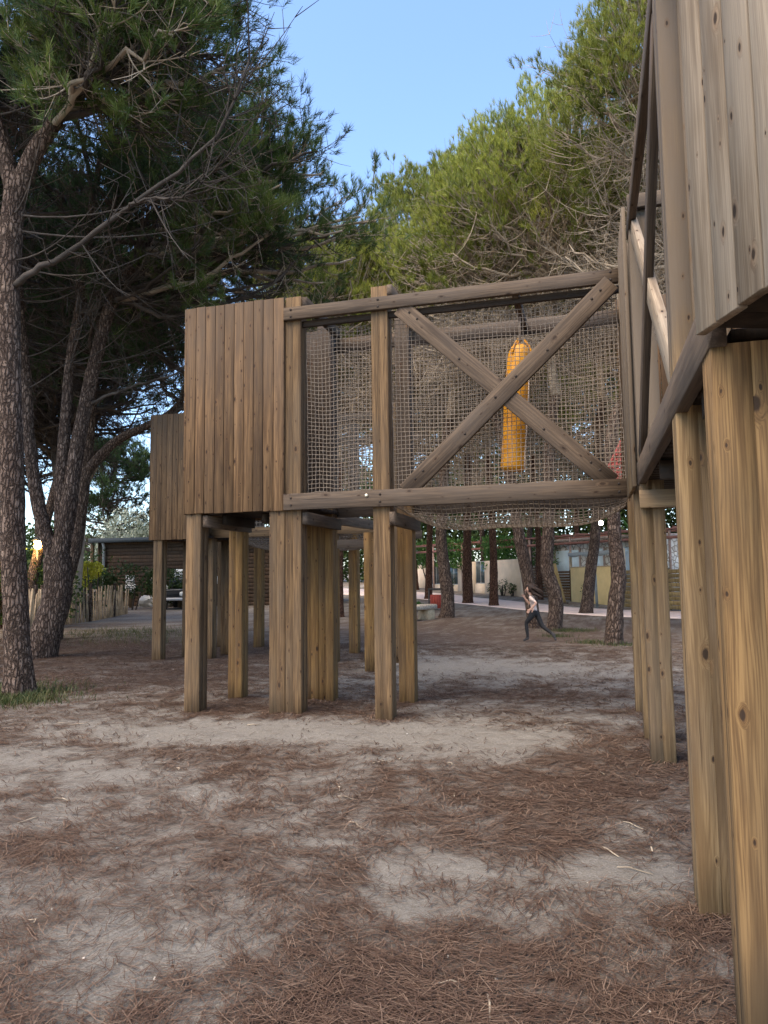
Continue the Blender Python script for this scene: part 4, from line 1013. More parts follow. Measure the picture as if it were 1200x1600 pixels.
# far wood: a mass of foliage closing the view beyond the camp
def far_wood(name, label, line, seed, n, zlo, zhi, mat, size=1.0):
    rng = np.random.default_rng(seed); L_ = dens(line, 400)
    i = rng.integers(0, 400, n); P = L_[i] + rng.normal(0, 1.6, (n, 2))
    top = zlo + (zhi - zlo) * fbm(i * .06 + seed, 0, 0, 3)
    z = rng.random(n) ** .8 * top
    P = np.c_[P, gz(P[:, 0], P[:, 1]) + z]
    lump = fbm(P[:, 0] * .45, P[:, 1] * .45, P[:, 2] * .6, 3); keep = lump > .36; P = P[keep]; lump = lump[keep]; n = len(P)
    d = unit(rng.normal(size=(n, 3)) + np.array([0, 0, .6])); s_ = unit(np.cross(d, rng.normal(size=(n, 3)))); ln = rng.uniform(.25, .6, (n, 1)) * size
    V = np.stack([P, P + d * ln * .5 + s_ * ln * .3, P + d * ln, P + d * ln * .5 - s_ * ln * .3], 1).reshape(-1, 3)
    o = mk(name, V, np.arange(n * 4).reshape(-1, 4), M[mat], None, False, {'rnd': np.repeat(np.clip(.5 + (lump - .5) * 1.6 + rng.normal(0, .15, n), 0, 1), 4)})
    tag(o, label, 'wood', None, 'stuff')
far_wood('far_wood', 'dark green wood closing the view beyond the camp buildings', [(-34, 84), (-14, 74), (0, 66), (14, 58), (34, 50)], 3, 110000, 7, 18, 'leafdark')
far_wood('undergrowth', 'dark undergrowth beyond the picket fence', [(-20, 11), (-21, 16), (-23, 22), (-27, 29), (-33, 38)], 4, 70000, 1.0, 4.5, 'leafdark', .35)
far_wood('far_wood', 'low dark wood behind the timber shed', [(-60, 60), (-44, 66), (-28, 74)], 5, 24000, 3, 9, 'leafdark')
# grass: one carpet at the foot of the near pine and a few tufts
def grass(name, label, spots, seed):
    rng = np.random.default_rng(seed); P = []
    for (x, y, rx, ry, n) in spots:
        q = rng.normal(0, .5, (n, 2)); P.append(np.c_[x + q[:, 0] * rx, y + q[:, 1] * ry])
    P = np.concatenate(P); n = len(P)
    b = np.c_[P, gz(P[:, 0], P[:, 1]) - .005]
    h = rng.uniform(.03, .13, (n, 1)); ln = rng.normal(0, .5, (n, 2)) * h
    m = b + np.c_[ln * .4, h * .65]; t = b + np.c_[ln, h]
    s = unit(np.c_[rng.normal(size=(n, 2)), np.zeros(n)]) * .004
    V = np.stack([b - s, b + s, m + s * .8, m - s * .8, t], 1).reshape(-1, 3)
    i = np.arange(n)[:, None] * 5
    o = mk(name, V, [np.concatenate([i, i + 1, i + 2, i + 3], 1), np.concatenate([i + 3, i + 2, i + 4], 1)], M['grass'], None, False, {'rnd': np.repeat(rng.random(n), 5)})
    tag(o, label, 'grass', None, 'stuff')
grass('grass', 'short green grass around the foot of the nearest pine', [(-7.45, 8.0, .9, .45, 2200), (-7.9, 8.5, 1.1, .7, 2200), (-7.1, 7.75, .6, .35, 500)], 3)
grass('grass', 'weedy grass tufts at the feet of the pines in the yard', [(-.6, 20.7, .7, .5, 700), (.5, 16.7, .6, .4, 260), (-.1, 17.2, .4, .3, 300), (-13, 18.5, 2.5, 2.2, 2500), (-11, 16.5, 2.0, 2.0, 700), (-.9, 18.7, .4, .3, 300)], 4)

# needle litter, twigs and crumbs lying on the sand
def litter_needles():
    rng = np.random.default_rng(5); n = 430000
    # area seen by the camera, denser near
    yy = 1.4 + rng.random(n) ** 1.7 * 15.0
    xx = rng.uniform(-.92, .30, n) * (yy + .6) + .12
    ok = rng.random(n) < np.clip((litter(xx, yy) + .9 * (fbm(xx * 7, yy * 7, 3, 3) - .5) - .22) * .8, .13 * np.clip(litter(xx, yy) * 3, .15, 1), .52)
    xx, yy = xx[ok], yy[ok]; n = len(xx)
    flow = fbm(xx * 1.3, yy * 1.3, 9, 2) * 9
    an = np.where(rng.random(n) < .5, flow + rng.normal(0, .5, n), rng.random(n) * 6.3)
    L_ = rng.uniform(.05, .125, n); w = rng.uniform(.0009, .0017, n) * np.clip(yy / 3.0, 1, 3.6)
    dx, dy = np.cos(an), np.sin(an)
    cu = rng.normal(0, .12, n)
    def pt(t):
        px = xx + dx * L_ * t - dy * L_ * cu * t * t; py = yy + dy * L_ * t + dx * L_ * cu * t * t
        return px, py
    zb = rng.random(n) ** 2 * .014 + .003; tilt_ = rng.normal(0, .06, n) * L_
    rows = []
    for t in (0, .5, 1.0):
        px, py = pt(t); z = gz(px, py) + .004 + zb + np.abs(tilt_) * t
        rows.append(np.c_[px - dy * w, py + dx * w, z]); rows.append(np.c_[px + dy * w, py - dx * w, z])
    V = np.stack(rows, 1).reshape(-1, 3); i = np.arange(n)[:, None] * 6
    F = np.concatenate([np.concatenate([i, i + 1, i + 3, i + 2], 1), np.concatenate([i + 2, i + 3, i + 5, i + 4], 1)])
    o = mk('pine_needle_litter', V, F, M['litter'], None, False, {'rnd': np.repeat(np.clip(rng.beta(2, 2.6, n), 0, 1), 6)})
    tag(o, 'reddish brown fallen pine needles scattered over the sand', 'pine needles', None, 'stuff')
litter_needles()
def crumbs():
    rng = np.random.default_rng(6); g = Geo(); g2 = Geo()
    for i in range(420):
        y = 1.7 + rng.random() ** 1.4 * 14; x = rng.uniform(-.85, .28) * (y + .5); z = gh(x, y)
        s = rng.uniform(.003, .010) * (1 + y * .04)
        rot = Matrix.LocRotScale(Vector((x, y, z + s * .3)), Quaternion(Vector(rng.normal(size=3)).normalized(), rng.random() * 6), Vector((1, rng.uniform(.5, 1), rng.uniform(.4, .8))))
        V = np.array([(1, 0, 0), (-1, 0, 0), (0, 1, 0), (0, -1, 0), (0, 0, 1), (0, 0, -1), (.6, .6, .6), (-.6, -.6, .6)]) * s
        bm = bmesh.new(); [bm.verts.new(v) for v in V]; bmesh.ops.convex_hull(bm, input=bm.verts); bm.verts.index_update()
        VV = np.array([rot @ v.co for v in bm.verts]); FF = [[v.index for v in f.verts] for f in bm.faces if len(f.verts) == 3]; bm.free()
        (g if rng.random() < .45 else g2).add(VV, None, FF)
    tag(g.build('pebbles', plain('pale_pebble', (.40, .36, .31), .8, .2, 60), None), 'small pale pebbles scattered on the sand', 'pebbles', None, 'stuff')
    tag(g2.build('bark_crumbs', plain('bark_crumb', (.09, .055, .038), .95, .3, 60), None), 'dark crumbs of bark and cone scales on the sand', 'bark chips', None, 'stuff')
    g = Geo()
    for i in range(46):
        y = 1.9 + rng.random() ** 1.5 * 9; x = rng.uniform(-.8, .26) * (y + .5); a = rng.random() * 6.3; L_ = rng.uniform(.05, .18)
        p = [(x + math.cos(a) * L_ * t, y + math.sin(a) * L_ * t + .02 * math.sin(5 * t), gh(x + math.cos(a) * L_ * t, y + math.sin(a) * L_ * t) + .010) for t in (0, .35, .7, 1)]
        g.tube(p, np.array([.004, .005, .004, .002]) * rng.uniform(.6, 1.2), 5)
    tag(g.build('fallen_twigs', M['twigl'], None), 'short pale dry twigs lying on the sand', 'twigs', None, 'stuff')
crumbs()
# ---PART3---
# ---PART3---
# ------------------------------------------------------------------ fence, shed and things beyond the left pines
fe = thing('picket_fence', (-17.74, 21.61, 0), 'split chestnut picket fence of uneven pale stakes wired together, in front of the timber shed', 'fence')
rng = np.random.default_rng(12)
fl = dens([(-11.6, 12.9), (-14.1, 16.2), (-16.2, 18.9), (-17.74, 21.61), (-18.3, 24.0), (-20.05, 28.7)], 400)
dd = np.r_[0, np.cumsum(np.linalg.norm(np.diff(fl, axis=0), axis=1))]
g = Geo(); s = 0.0; spots = []
while s < dd[-1]:
    x, y = np.interp(s, dd, fl[:, 0]), np.interp(s, dd, fl[:, 1]); z = gh(x, y); spots.append((x, y, z))
    h = rng.uniform(1.05, 1.34); lx, ly = rng.normal(0, .05, 2)
    r_ = rng.uniform(.02, .034)
    g.tube([(x, y, z - .1), (x + lx * .4 + rng.normal(0, .008), y + ly * .4, z + h * .45), (x + lx, y + ly, z + h)], [r_, r_ * .95, r_ * .8], 5)
    s += rng.uniform(.12, .23)
g.build('pales', plain('chestnut_pale', (.42, .30, .185), .9, .4, 2.5, .4), fe)
g = Geo()
for h in (.28, .72, 1.02): g.tube([(x + .02, y - .035, z + h + .02 * math.sin(i)) for i, (x, y, z) in enumerate(spots[::2])], .007, 4)
g.build('wire', plain('rusty_wire', (.12, .09, .07), .6, .2), fe)
for i in range(6, len(spots), 17):
    x, y, z = spots[i]; g = Geo(); g.tube([(x + .05, y - .07, z - .1), (x + .06, y - .07, z + .6), (x + .05, y - .06, z + 1.42)], .05, 8); g.build('post', M['bark'], fe)

sh = thing('timber_shed', (-23, 35.5, gh(-23, 35.5)), 'low dark timber shed with horizontal boards and a flat dark roof behind the fence', 'shed')
p0 = np.array([-26.0, 34.6]); p1 = np.array([-14.2, 35.4]); d = (p1 - p0) / np.linalg.norm(p1 - p0); L_ = np.linalg.norm(p1 - p0); zb = gh(-22, 35)
mm = Matrix(((d[0], -d[1], 0, p0[0]), (d[1], d[0], 0, p0[1]), (0, 0, 1, zb), (0, 0, 0, 1)))
def inm(g): return g
g = Geo()
for i in range(18): g.box((.02, -.03 + .004 * (i % 2), .02 + i * .195), (L_ - .02, .02, .02 + i * .195 + .178), mm, random.random(), .012)
g.box((.0, .025, 0), (L_, .2, 3.5), mm, .5)
g.build('wall', wood('shed_cladding', c4(.105, .060, .032), c4(.050, .028, .016), c4(.07, .05, .035), .4), sh)
g = Geo(); g.box((-.35, -.5, 3.5), (L_ + .3, 5.0, 3.62), mm, .5, .01); g.box((-.37, -.53, 3.44), (L_ + .3, -.5, 3.68), mm, .5); g.build('roof', plain('dark_roof', (.035, .04, .042), .6, .2), sh)
g = Geo(); g.box((-.30, -.42, 0), (-.14, -.26, 3.5), mm, .4, .01); g.build('corner_post', M['post'], sh)
g = Geo(); g.box((-.10, -.05, 0), (0.0, 4.6, 3.5), mm, .4); g.build('end_wall', M['post'], sh)
g = Geo(); g.tube([mm @ Vector((.35, -.16, .0)), mm @ Vector((.35, -.16, 3.2)), mm @ Vector((.35, -.3, 3.44))], .07, 10); g.build('downpipe', plain('grey_pipe', (.42, .42, .40), .5, .1), sh, True)

def board_sign(name, label, x, y, h, boards, lines):
    e = thing(name, (x, y, gh(x, y)), label, 'sign'); z = gh(x, y)
    g = Geo(); g.box((x - .10, y, z - .1), (x + .10, y + .14, z + h), None, .3, .008); g.build('post', M['post'], e)
    for bx, bz, w_, hh in boards:
        g = Geo(); g.box((x + bx - w_ / 2, y - .05, z + bz), (x + bx + w_ / 2, y - .004, z + bz + hh), None, .4, .004)
        b = g.build('board', plain('white_board', (.75, .74, .70), .5, .05), e)
        g = Geo()
        for (lz, a, c) in lines:
            g.box((x + bx - w_ / 2 + a * w_, y - .054, z + bz + lz * hh), (x + bx - w_ / 2 + c * w_, y - .0505, z + bz + (lz + .09) * hh), None, .4)
        o = g.build('print', plain('dark_print', (.08, .08, .09), .6), None); adopt(o, e); 
    return e
board_sign('notice_post', 'wooden post with two white notices at the end of the picket fence', -23.1, 33.3, 1.25, [(0, .78, .62, .44), (-.03, 1.24, .5, .44)], [(.70, .15, .85), (.45, .15, .7), (.22, .15, .8)])
board_sign('notice_post', 'wooden post with a single white notice in front of the shed wall', -20.3, 33.4, 1.75, [(0, 1.55, .62, .40)], [(.62, .12, .88), (.28, .2, .8)])
e = thing('wall_notice', (-19.2, 34.7, zb), 'small grey white notice fixed on the dark shed wall', 'sign')
g = Geo(); m2 = mm.copy(); g.box((6.55, -.09, 1.15), (7.0, -.04, 1.55), mm, .4, .004); g.build('board', plain('grey_board', (.5, .5, .47), .6, .05), e)
g = Geo(); g.box((6.62, -.094, 1.38), (6.93, -.0905, 1.43), mm); g.box((6.62, -.094, 1.26), (6.85, -.0905, 1.30), mm); g.build('print', plain('notice_print', (.12, .12, .12), .6), e)
e = thing('wall_notice', (-22.7, 34.7, zb), 'small pale notice on the shed wall above the white sack', 'sign')
g = Geo(); g.box((3.1, -.09, 1.2), (3.5, -.04, 1.6), mm, .4, .004); g.build('board', plain('beige_board', (.33, .27, .20), .7, .1), e)
g = Geo(); g.box((3.16, -.094, 1.42), (3.44, -.0905, 1.47), mm); g.build('print', plain('brown_print', (.10, .08, .06), .6), e)
# white sacks by the notice post
def sack(label, x, y, r, seed, mat, cat='sack', name='sack'):
    rng = np.random.default_rng(seed); bm = bmesh.new(); bmesh.ops.create_icosphere(bm, subdivisions=4, radius=1)
    for v in bm.verts:
        p = np.array(v.co); n_ = float(fbm(p[0] * 2 + seed, p[1] * 2, p[2] * 2, 3)) - .5
        q = p * (1 + .7 * n_) * np.array(r); q[2] = max(q[2] + r[2] * .75, 0); v.co = q
    me = bpy.data.meshes.new(name); bm.to_mesh(me); bm.free()
    for p in me.polygons: p.use_smooth = True
    me.materials.append(mat); o = bpy.data.objects.new(name, me); COL.objects.link(o); o.location = (x, y, gh(x, y) - .02)
    return tag(o, label, cat)
mw_ = plain('white_plastic_sack', (.62, .60, .55), .5, .12, 8, .4)
sack('slumped white sack lying beside the notice post', -22.5, 34.0, (.55, .4, .36), 3, mw_)
sack('tall grey white sack leaning by the shed wall behind the slumped one', -21.6, 34.2, (.42, .38, .62), 5, plain('grey_sack', (.42, .42, .38), .6, .2, 8, .4))

# small dark off-road car in front of the shed
def car(x, y, rz):
    e = thing('parked_car', (x, y, gh(x, y)), 'small dark off-road car with round headlights parked in front of the shed', 'car', rz=rz)
    paint = plain('dark_paint', (.03, .032, .035), .3, .1, 3, .02, 0, .6); blk = plain('black_rubber', (.012, .012, .012), .8, .1)
    glass = plain('car_glass', (.02, .025, .03), .08, .05, 3, 0, 0, .7); chrome = plain('bumper_grey', (.42, .42, .42), .35, .1, 3, .02, .4)
    def loc(g, nm, m, par=e, sm=False):
        o = g.build(nm, m, None, sm); o.parent = par; return o
    g = Geo(); g.box((-.72, -1.6, .42), (.72, 1.6, .86), None, .5, .06); g.box((-.66, -1.55, .84), (.66, -.35, .98), None, .5, .06)
    for sx in (-1, 1): g.box((sx * .74 - .12, -1.5, .55), (sx * .74 + .12, -.75, .82), None, .5, .05); g.box((sx * .74 - .12, .75, .55), (sx * .74 + .12, 1.5, .82), None, .5, .05)
    loc(g, 'body', paint)
    g = Geo(); g.box((-.62, -.35, .86), (.62, 1.5, 1.52), None, .5, .08); loc(g, 'cabin', paint)
    g = Geo(); g.box((-.54, -.372, 1.02), (.54, -.345, 1.44), None, .5, .02); loc(g, 'windscreen', glass)
    g = Geo(); g.box((-.72, -1.74, .42), (.72, -1.6, .56), None, .5, .03); loc(g, 'bumper', chrome)
    g = Geo(); g.box((-.36, -1.62, .62), (.36, -1.59, .86), None, .5, .01); loc(g, 'grille', blk)
    for sx in (-1, 1):
        g = Geo(); g.tube([(sx * .5, -1.66, .74), (sx * .5, -1.58, .74)], .11, 16); loc(g, 'headlight', plain('lamp_glass', (.6, .6, .55), .15, .05))
        for sy in (-1, 1):
            g = Geo(); g.tube([(sx * .62, sy * 1.08, .33), (sx * .64, sy * 1.08, .33), (sx * .82, sy * 1.08, .33), (sx * .84, sy * 1.08, .33)], [.29, .33, .33, .29], 20); wh = loc(g, 'wheel', blk)
            g = Geo(); g.tube([(sx * .80, sy * 1.08, .33), (sx * .85, sy * 1.08, .33)], .17, 14); loc(g, 'rim', chrome, wh)
    return e
car(-19.85, 33.0, R(12))
# lamp glowing among the trees
lp = thing('garden_lamp', (-17.4, 20.0, gh(-17.4, 20)), 'lit lamp with a warm yellow glow between the pine trunks', 'lamp')
g = Geo(); g.tube([(-17.4, 20.0, -.1), (-17.4, 20.0, 2.6)], .04, 8); g.build('pole', plain('lamp_pole', (.05, .05, .05), .5), lp)
g = Geo(); g.lathe([(.0, 2.56), (.08, 2.59), (.135, 2.70), (.11, 2.82), (0, 2.86)], (-17.4, 20.0, 0), 14)
def emit(name, col, s):
    t = NT(name); em = t.n('Emission', {0: col, 1: s}); t.t.links.new(em.outputs[0], t.out.inputs[0]); return t.m
g.build('globe', emit('warm_lamp_glow', c4(1, .55, .12), 25), lp, True)
g = Geo(); g.lathe([(.20, 2.84), (.06, 2.95), (0, 2.96)], (-17.4, 20.0, 0), 14); g.build('cap', plain('lamp_cap', (.05, .05, .05), .5), lp)
ll = bpy.data.lights.new('lamp_light', 'POINT'); ll.energy = 30; ll.color = (1, .62, .22); ll.shadow_soft_size = .12
lo = bpy.data.objects.new('lamp_light', ll); COL.objects.link(lo); lo.location = (-17.4, 19.8, 2.73); adopt(lo, lp)

# ------------------------------------------------------------------ camp buildings beyond the path
WALL = plain('beige_render', (.74, .57, .40), .9, .10, 1.2, .2); WALLY = plain('yellow_render', (.76, .55, .25), .9, .12, 1.0, .2)
def frame2(p0, p1):
    p0, p1 = np.array(p0, float), np.array(p1, float); L_ = float(np.linalg.norm(p1 - p0)); d = (p1 - p0) / L_
    return Matrix(((d[0], -d[1], 0, p0[0]), (d[1], d[0], 0, p0[1]), (0, 0, 1, gh(*((p0 + p1) / 2))), (0, 0, 0, 1))), L_
dark_glass = plain('dark_window_glass', (.05, .075, .08), .1, .4, .9, 0, 0, .6)
alu = plain('grey_frame', (.45, .46, .45), .4, .08)
m_, L_ = frame2((-16.5, 64.0), (-4.0, 43.6))
bw = thing('garden_wall', (-9, 53, gh(-9, 53)), 'beige rendered garden wall with tall glazed openings along the path', 'wall')
zl = lambda s: .75 * (1 - s / L_)
H_ = 2.0; ops = [(8.1, 13.8, .42), (17.0, 18.6, .52)]
g = Geo(); s = 0
for a, b, sill in ops:
    g.box((s, 0, -.6), (a, .25, H_), m_, .5); g.box((a, 0, -.6), (b, .25, sill), m_, .5); s = b
g.box((s, 0, -.6), (L_, .25, H_), m_, .5); g.box((L_ - .02, -.02, -.6), (L_ + .26, .27, H_ + .01), m_, .5, .01)
g.build('wall', WALL, bw)
for a, b, sill in ops:
    n_ = max(1, round((b - a) / .95)); g = Geo(); w_ = (b - a) / n_
    for i in range(n_ + 1): g.box((a + i * w_ - .03, .06, sill), (a + i * w_ + .03, .13, H_), m_, .5)
    g.box((a, .06, H_ - .05), (b, .13, H_), m_, .5); g.box((a, .06, sill), (b, .13, sill + .05), m_, .5); fr = g.build('window_frame', alu, bw)
    g = Geo(); g.box((a, .085, sill), (b, .10, H_ - .02), m_, .5); pn = g.build('pane', dark_glass, None); pn.parent = fr
    pn.matrix_parent_inverse = Matrix.Identity(4); pn.matrix_basis = (Matrix.Identity(4))
m2_, L2 = frame2((-1.06, 38.2), (1.15, 34.2))
yw = thing('garden_wall', (0, 36, gh(0, 36)), 'yellow rendered garden wall between the slatted gate and the slat fence', 'wall')
g = Geo(); g.box((0, 0, -.4), (L2 - .35, .25, 1.72), m2_, .5, .008); g.build('wall', WALLY, yw)
g = Geo(); g.box((-.02, -.015, 1.72), (L2 - .33, .27, 1.77), m2_, .5, .006); g.build('coping', plain('coping', (.55, .40, .24), .9), yw)
def slats(name, label, cat, p0, p1, h, mat, n, gap, z0=.05):
    mq, Lq = frame2(p0, p1); e = thing(name, (p0[0], p0[1], gh(*p0)), label, cat)
    g = Geo(); st = (h - z0) / n
    for i in range(n): g.box((.02, 0, z0 + i * st), (Lq - .02, .03, z0 + (i + 1) * st - gap), mq, random.random(), .003)
    g.build('slat_panel', mat, e)
    k = max(2, round(Lq / 1.6) + 1)
    for i in range(k): 
        g = Geo(); xx = i * Lq / (k - 1); g.box((xx - .045, .032, -.2), (xx + .045, .12, h + .03), mq, .4, .004); g.build('post', M['post'], e)
    return e
slatw = wood('gate_slat_wood', c4(.20, .12, .06), c4(.11, .06, .03), c4(.15, .11, .08), .4)
slaty = wood('yellow_slat_wood', c4(.40, .28, .11), c4(.24, .155, .06), c4(.28, .22, .13), .4)
slats('slatted_gate', 'brown slatted wooden gate with gaps beside the yellow wall', 'gate', (-1.95, 39.6), (-1.12, 38.4), 1.55, slatw, 11, .03)
slats('slatted_gate', 'grey brown slatted wooden gate between the beige wall and the furrowed pine', 'gate', (-3.9, 43.4), (-2.1, 40.3), 1.75, slatw, 12, .035)
slats('slat_fence', 'yellowish horizontal slat fence seen past the thick near posts', 'fence', (1.2, 34.0), (5.4, 27.6), 1.65, slaty, 9, .02)
# white stone faced building with pergola and awning
hb_ = thing('stone_building', (-1.8, 50, gh(-1.8, 50)), 'white stone faced low building behind the beige garden wall', 'building')
m3, L3 = frame2((-4.6, 50.5), (3.2, 42.5)); 
g = Geo(); g.box((0, 0, -.4), (L3, 4.5, 3.25), m3, .5)
t = NT('white_rubble_stone'); co = t.n('TexCoord').outputs['Object']
v = t.n('TexVoronoi', {'Vector': co, 'Scale': 3.2}, feature='DISTANCE_TO_EDGE').outputs[0]; vc = t.n('TexVoronoi', {'Vector': co, 'Scale': 3.2}).outputs['Color']
t.bsdf(t.mix(t.mr(v, .02, .09), c4(.30, .24, .18), t.mix(t.n('SeparateColor', {0: vc}).outputs[0], c4(.58, .52, .44), c4(.78, .74, .66))), .9, t.bump(t.mr(v, 0, .12), .6, .05))
g.build('wall', t.m, hb_)
g = Geo(); g.box((-.2, -.3, 3.25), (L3 + .2, 4.8, 3.40), m3, .5, .01); g.build('roof', plain('roof_edge', (.48, .38, .32), .8), hb_)
bl = plain('pale_blue_curtain', (.70, .82, .86), .7, .08, 2); 
for a, b in ((1.9, 3.0), (3.5, 5.6), (6.6, 7.6), (8.6, 10.2)):
    g = Geo(); g.box((a, -.06, .3), (b, -.01, 2.7), m3, .5); fr = g.build('window', bl, hb_)
    g = Geo(); g.box((a - .08, -.10, .2), (a, .0, 2.8), m3, .5); g.box((b, -.10, .2), (b + .08, .0, 2.8), m3, .5); g.build('frame', plain('door_frame', (.42, .33, .28), .7), None).parent = fr
# scalloped awning on a timber frame
aw = thing('awning', (-1.0, 43, gh(-1, 43)), 'pale grey awning with a scalloped edge behind the yellow wall', 'awning')
m4, L4 = frame2((-1.3, 42.9), (1.5, 38.9))
nn = 60; V = []
for i in range(nn + 1):
    x = L4 * i / nn; sc_ = .10 * abs(math.sin(x * 2.6))
    V += [m4 @ Vector((x, 0, 2.36 - sc_)), m4 @ Vector((x, 0, 2.52)), m4 @ Vector((x, 1.6, 2.62))]
F = [(i * 3 + k, i * 3 + 3 + k, i * 3 + 4 + k, i * 3 + 1 + k) for i in range(nn) for k in (0, 1)]
o = mk('canopy', np.array([tuple(v) for v in V]), np.array(F), plain('awning_cloth', (.42, .42, .40), .8, .06), aw)
sm_ = o.modifiers.new('thick', 'SOLIDIFY'); sm_.thickness = .02
for x in (.03, L4 - .1):
    g = Geo(); g.box((x, .03, -.2), (x + .12, .15, 2.6), m4, .4); g.build('post', plain('awning_post', (.60, .45, .30), .7), aw)
pg = thing('pergola', (-5, 48, gh(-5, 48)), 'long reddish brown steel pergola beam on thin posts beyond the garden wall', 'pergola')
m5, L5 = frame2((-14, 56), (6.5, 38)); red = plain('red_brown_steel', (.27, .115, .085), .6, .12)
g = Geo(); g.box((0, 0, 2.95), (L5, .12, 3.10), m5, .5); g.box((0, 0, 3.42), (L5, .12, 3.52), m5, .5); g.box((0, 1.9, 3.42), (L5, 2.02, 3.52), m5, .5)
g.build('beam', red, pg)
g = Geo()
for i in range(26): g.box((i * L5 / 25 - .03, .0, 3.52), (i * L5 / 25 + .03, 2.0, 3.60), m5, .5)
g.build('rafters', red, pg)
for i in range(9):
    g = Geo(); x = i * (L5 - .2) / 8; g.box((x, .02, -.4), (x + .10, .11, 3.42), m5, .5); g.build('post', plain('pergola_post', (.40, .26, .20), .6), pg)
# post in front of the yellow wall, prop, stump
e = thing('metal_post', (.15, 33.2, gh(.15, 33.2)), 'thin grey metal post in front of the yellow wall', 'post')
g = Geo(); z = gh(.15, 33.2); g.tube([(.15, 33.2, z - .2), (.10, 33.2, z + 1.9)], .06, 10); g.build('pole', plain('grey_metal', (.22, .24, .23), .5), e)
g = Geo(); g.tube([(.10, 33.2, z + 1.9), (.10, 33.2, z + 1.96)], .075, 10); g.build('cap', plain('grey_metal_cap', (.25, .26, .26), .5), e)
e = thing('timber_prop', (-1.34, 36.4, gh(-1.34, 36.4)), 'slanting yellowish timber prop leaning beside the furrowed pine', 'post')
g = Geo(); z = gh(-1.34, 36.4)
V = []
tp = timber('pole', (-1.34, 36.4, z - .1), (-1.78, 36.0, z + 1.9), .24, .16, slaty, parent=e, ply=False)
g = Geo(); g.box((-1.55, 36.2, z - .05), (-1.15, 36.6, z + .06), None, .4, .01); g.build('foot_plate', M['beam'], e)
# trash bin
e = thing('litter_bin', (-6.6, 31.6, gh(-6.6, 31.6)), 'red slatted litter bin in a dark frame next to the broad straight pine', 'litter bin'); z = gh(-6.6, 31.6)
g = Geo()
for k in range(14):
    a = k * 2 * math.pi / 14; c_, s_ = math.cos(a), math.sin(a)
    rot = Matrix.Translation((-6.6, 31.6, z)) @ Matrix.Rotation(a, 4, 'Z'); g.box((.22, -.045, .08), (.25, .045, .66), rot, random.random(), .004)
g.build('body', plain('red_slats', (.36, .055, .03), .6, .2, 5), e)
g = Geo(); g.lathe([(0, .1), (.215, .1), (.215, .64), (.20, .64), (.20, .12), (0, .12)], (-6.6, 31.6, z), 18); g.build('liner', plain('bin_liner', (.10, .02, .015), .7), e)
g = Geo()
for sx in (-1, 1): g.box((-6.6 + sx * .31 - .03, 31.57, z - .05), (-6.6 + sx * .31 + .03, 31.63, z + .92), None, .4, .004)
g.box((-6.94, 31.56, z + .86), (-6.26, 31.64, z + .94), None, .4, .004); g.build('frame', plain('bin_frame', (.05, .045, .04), .6), e)
# stone bench
e = thing('stone_bench', (-5.75, 25.2, gh(-5.75, 25.2)), 'rough stone bench with a thick slab on two blocks at the edge of the yard', 'bench'); z = gh(-5.75, 25.2)
rot = Matrix.Translation((-5.95, 25.2, z)) @ Matrix.Rotation(R(70), 4, 'Z')
g = Geo(); g.box((-.95, -.28, .36), (.95, .28, .54), rot, .5, .04); o = g.build('slab', plain('bench_slab', (.40, .34, .27), .95, .35, 18, .8), e)
for x in (-.62, .62):
    g = Geo(); g.box((x - .22, -.22, -.05), (x + .22, .22, .36), rot, .5, .02); g.build('support', plain('bench_block', (.50, .38, .24), .95, .2, 10, .5), e)
shrub('weed', 'low green plant growing on the ground behind the stone bench', 'plant', (-7.3, 31.0), [(0, 0, .18, .5, .3, .18)], 'leafgreen', 400, .13, 40, stems=4, tone=.7)
# agave and small palm
def spiky(name, label, x, y, h, n, L_, seed, zc=0.0, cat='plant'):
    e = thing(name, (x, y, gh(x, y)), label, cat); rng = np.random.default_rng(seed); g = Geo()
    for i in range(n):
        a = i * 2.4; el = rng.uniform(.15, 1.3); d = np.array([math.cos(a) * math.cos(el), math.sin(a) * math.cos(el), math.sin(el)])
        P = [np.array([0, 0, h]) + d * L_ * t + np.array([0, 0, -.35 * L_ * t * t * math.cos(el)]) for t in np.linspace(0, 1, 6)]
        s_ = np.cross(d, (0, 0, 1)); s_ = s_ / np.linalg.norm(s_)
        V = []; wd = [.03, .05, .05, .04, .025, .004]
        for k, p in enumerate(P): V += [p - s_ * wd[k] * L_ * 1.4, p + s_ * wd[k] * L_ * 1.4]
        g.add(np.array(V), [(2 * k, 2 * k + 1, 2 * k + 3, 2 * k + 2) for k in range(5)], None, rng.random())
    o = g.build('leaves', M['leafgreen'], None); o.parent = e
    g = Geo(); g.tube([(0, 0, -.2), (0, 0, max(h, .1))], .12, 8); g.build('stem', M['bark'], None).parent = e
spiky('palm', 'small green palm with drooping fronds above the brown slatted gate', -2.2, 41.5, 1.7, 22, .95, 3)
spiky('agave', 'spiky agave leaves rising over the beige wall near its end', -4.5, 46.0, 1.4, 16, 1.2, 4)
spiky('palm', 'palm fronds seen beyond the end of the rope bridge', 2.4, 44.0, 3.2, 26, 1.8, 6)
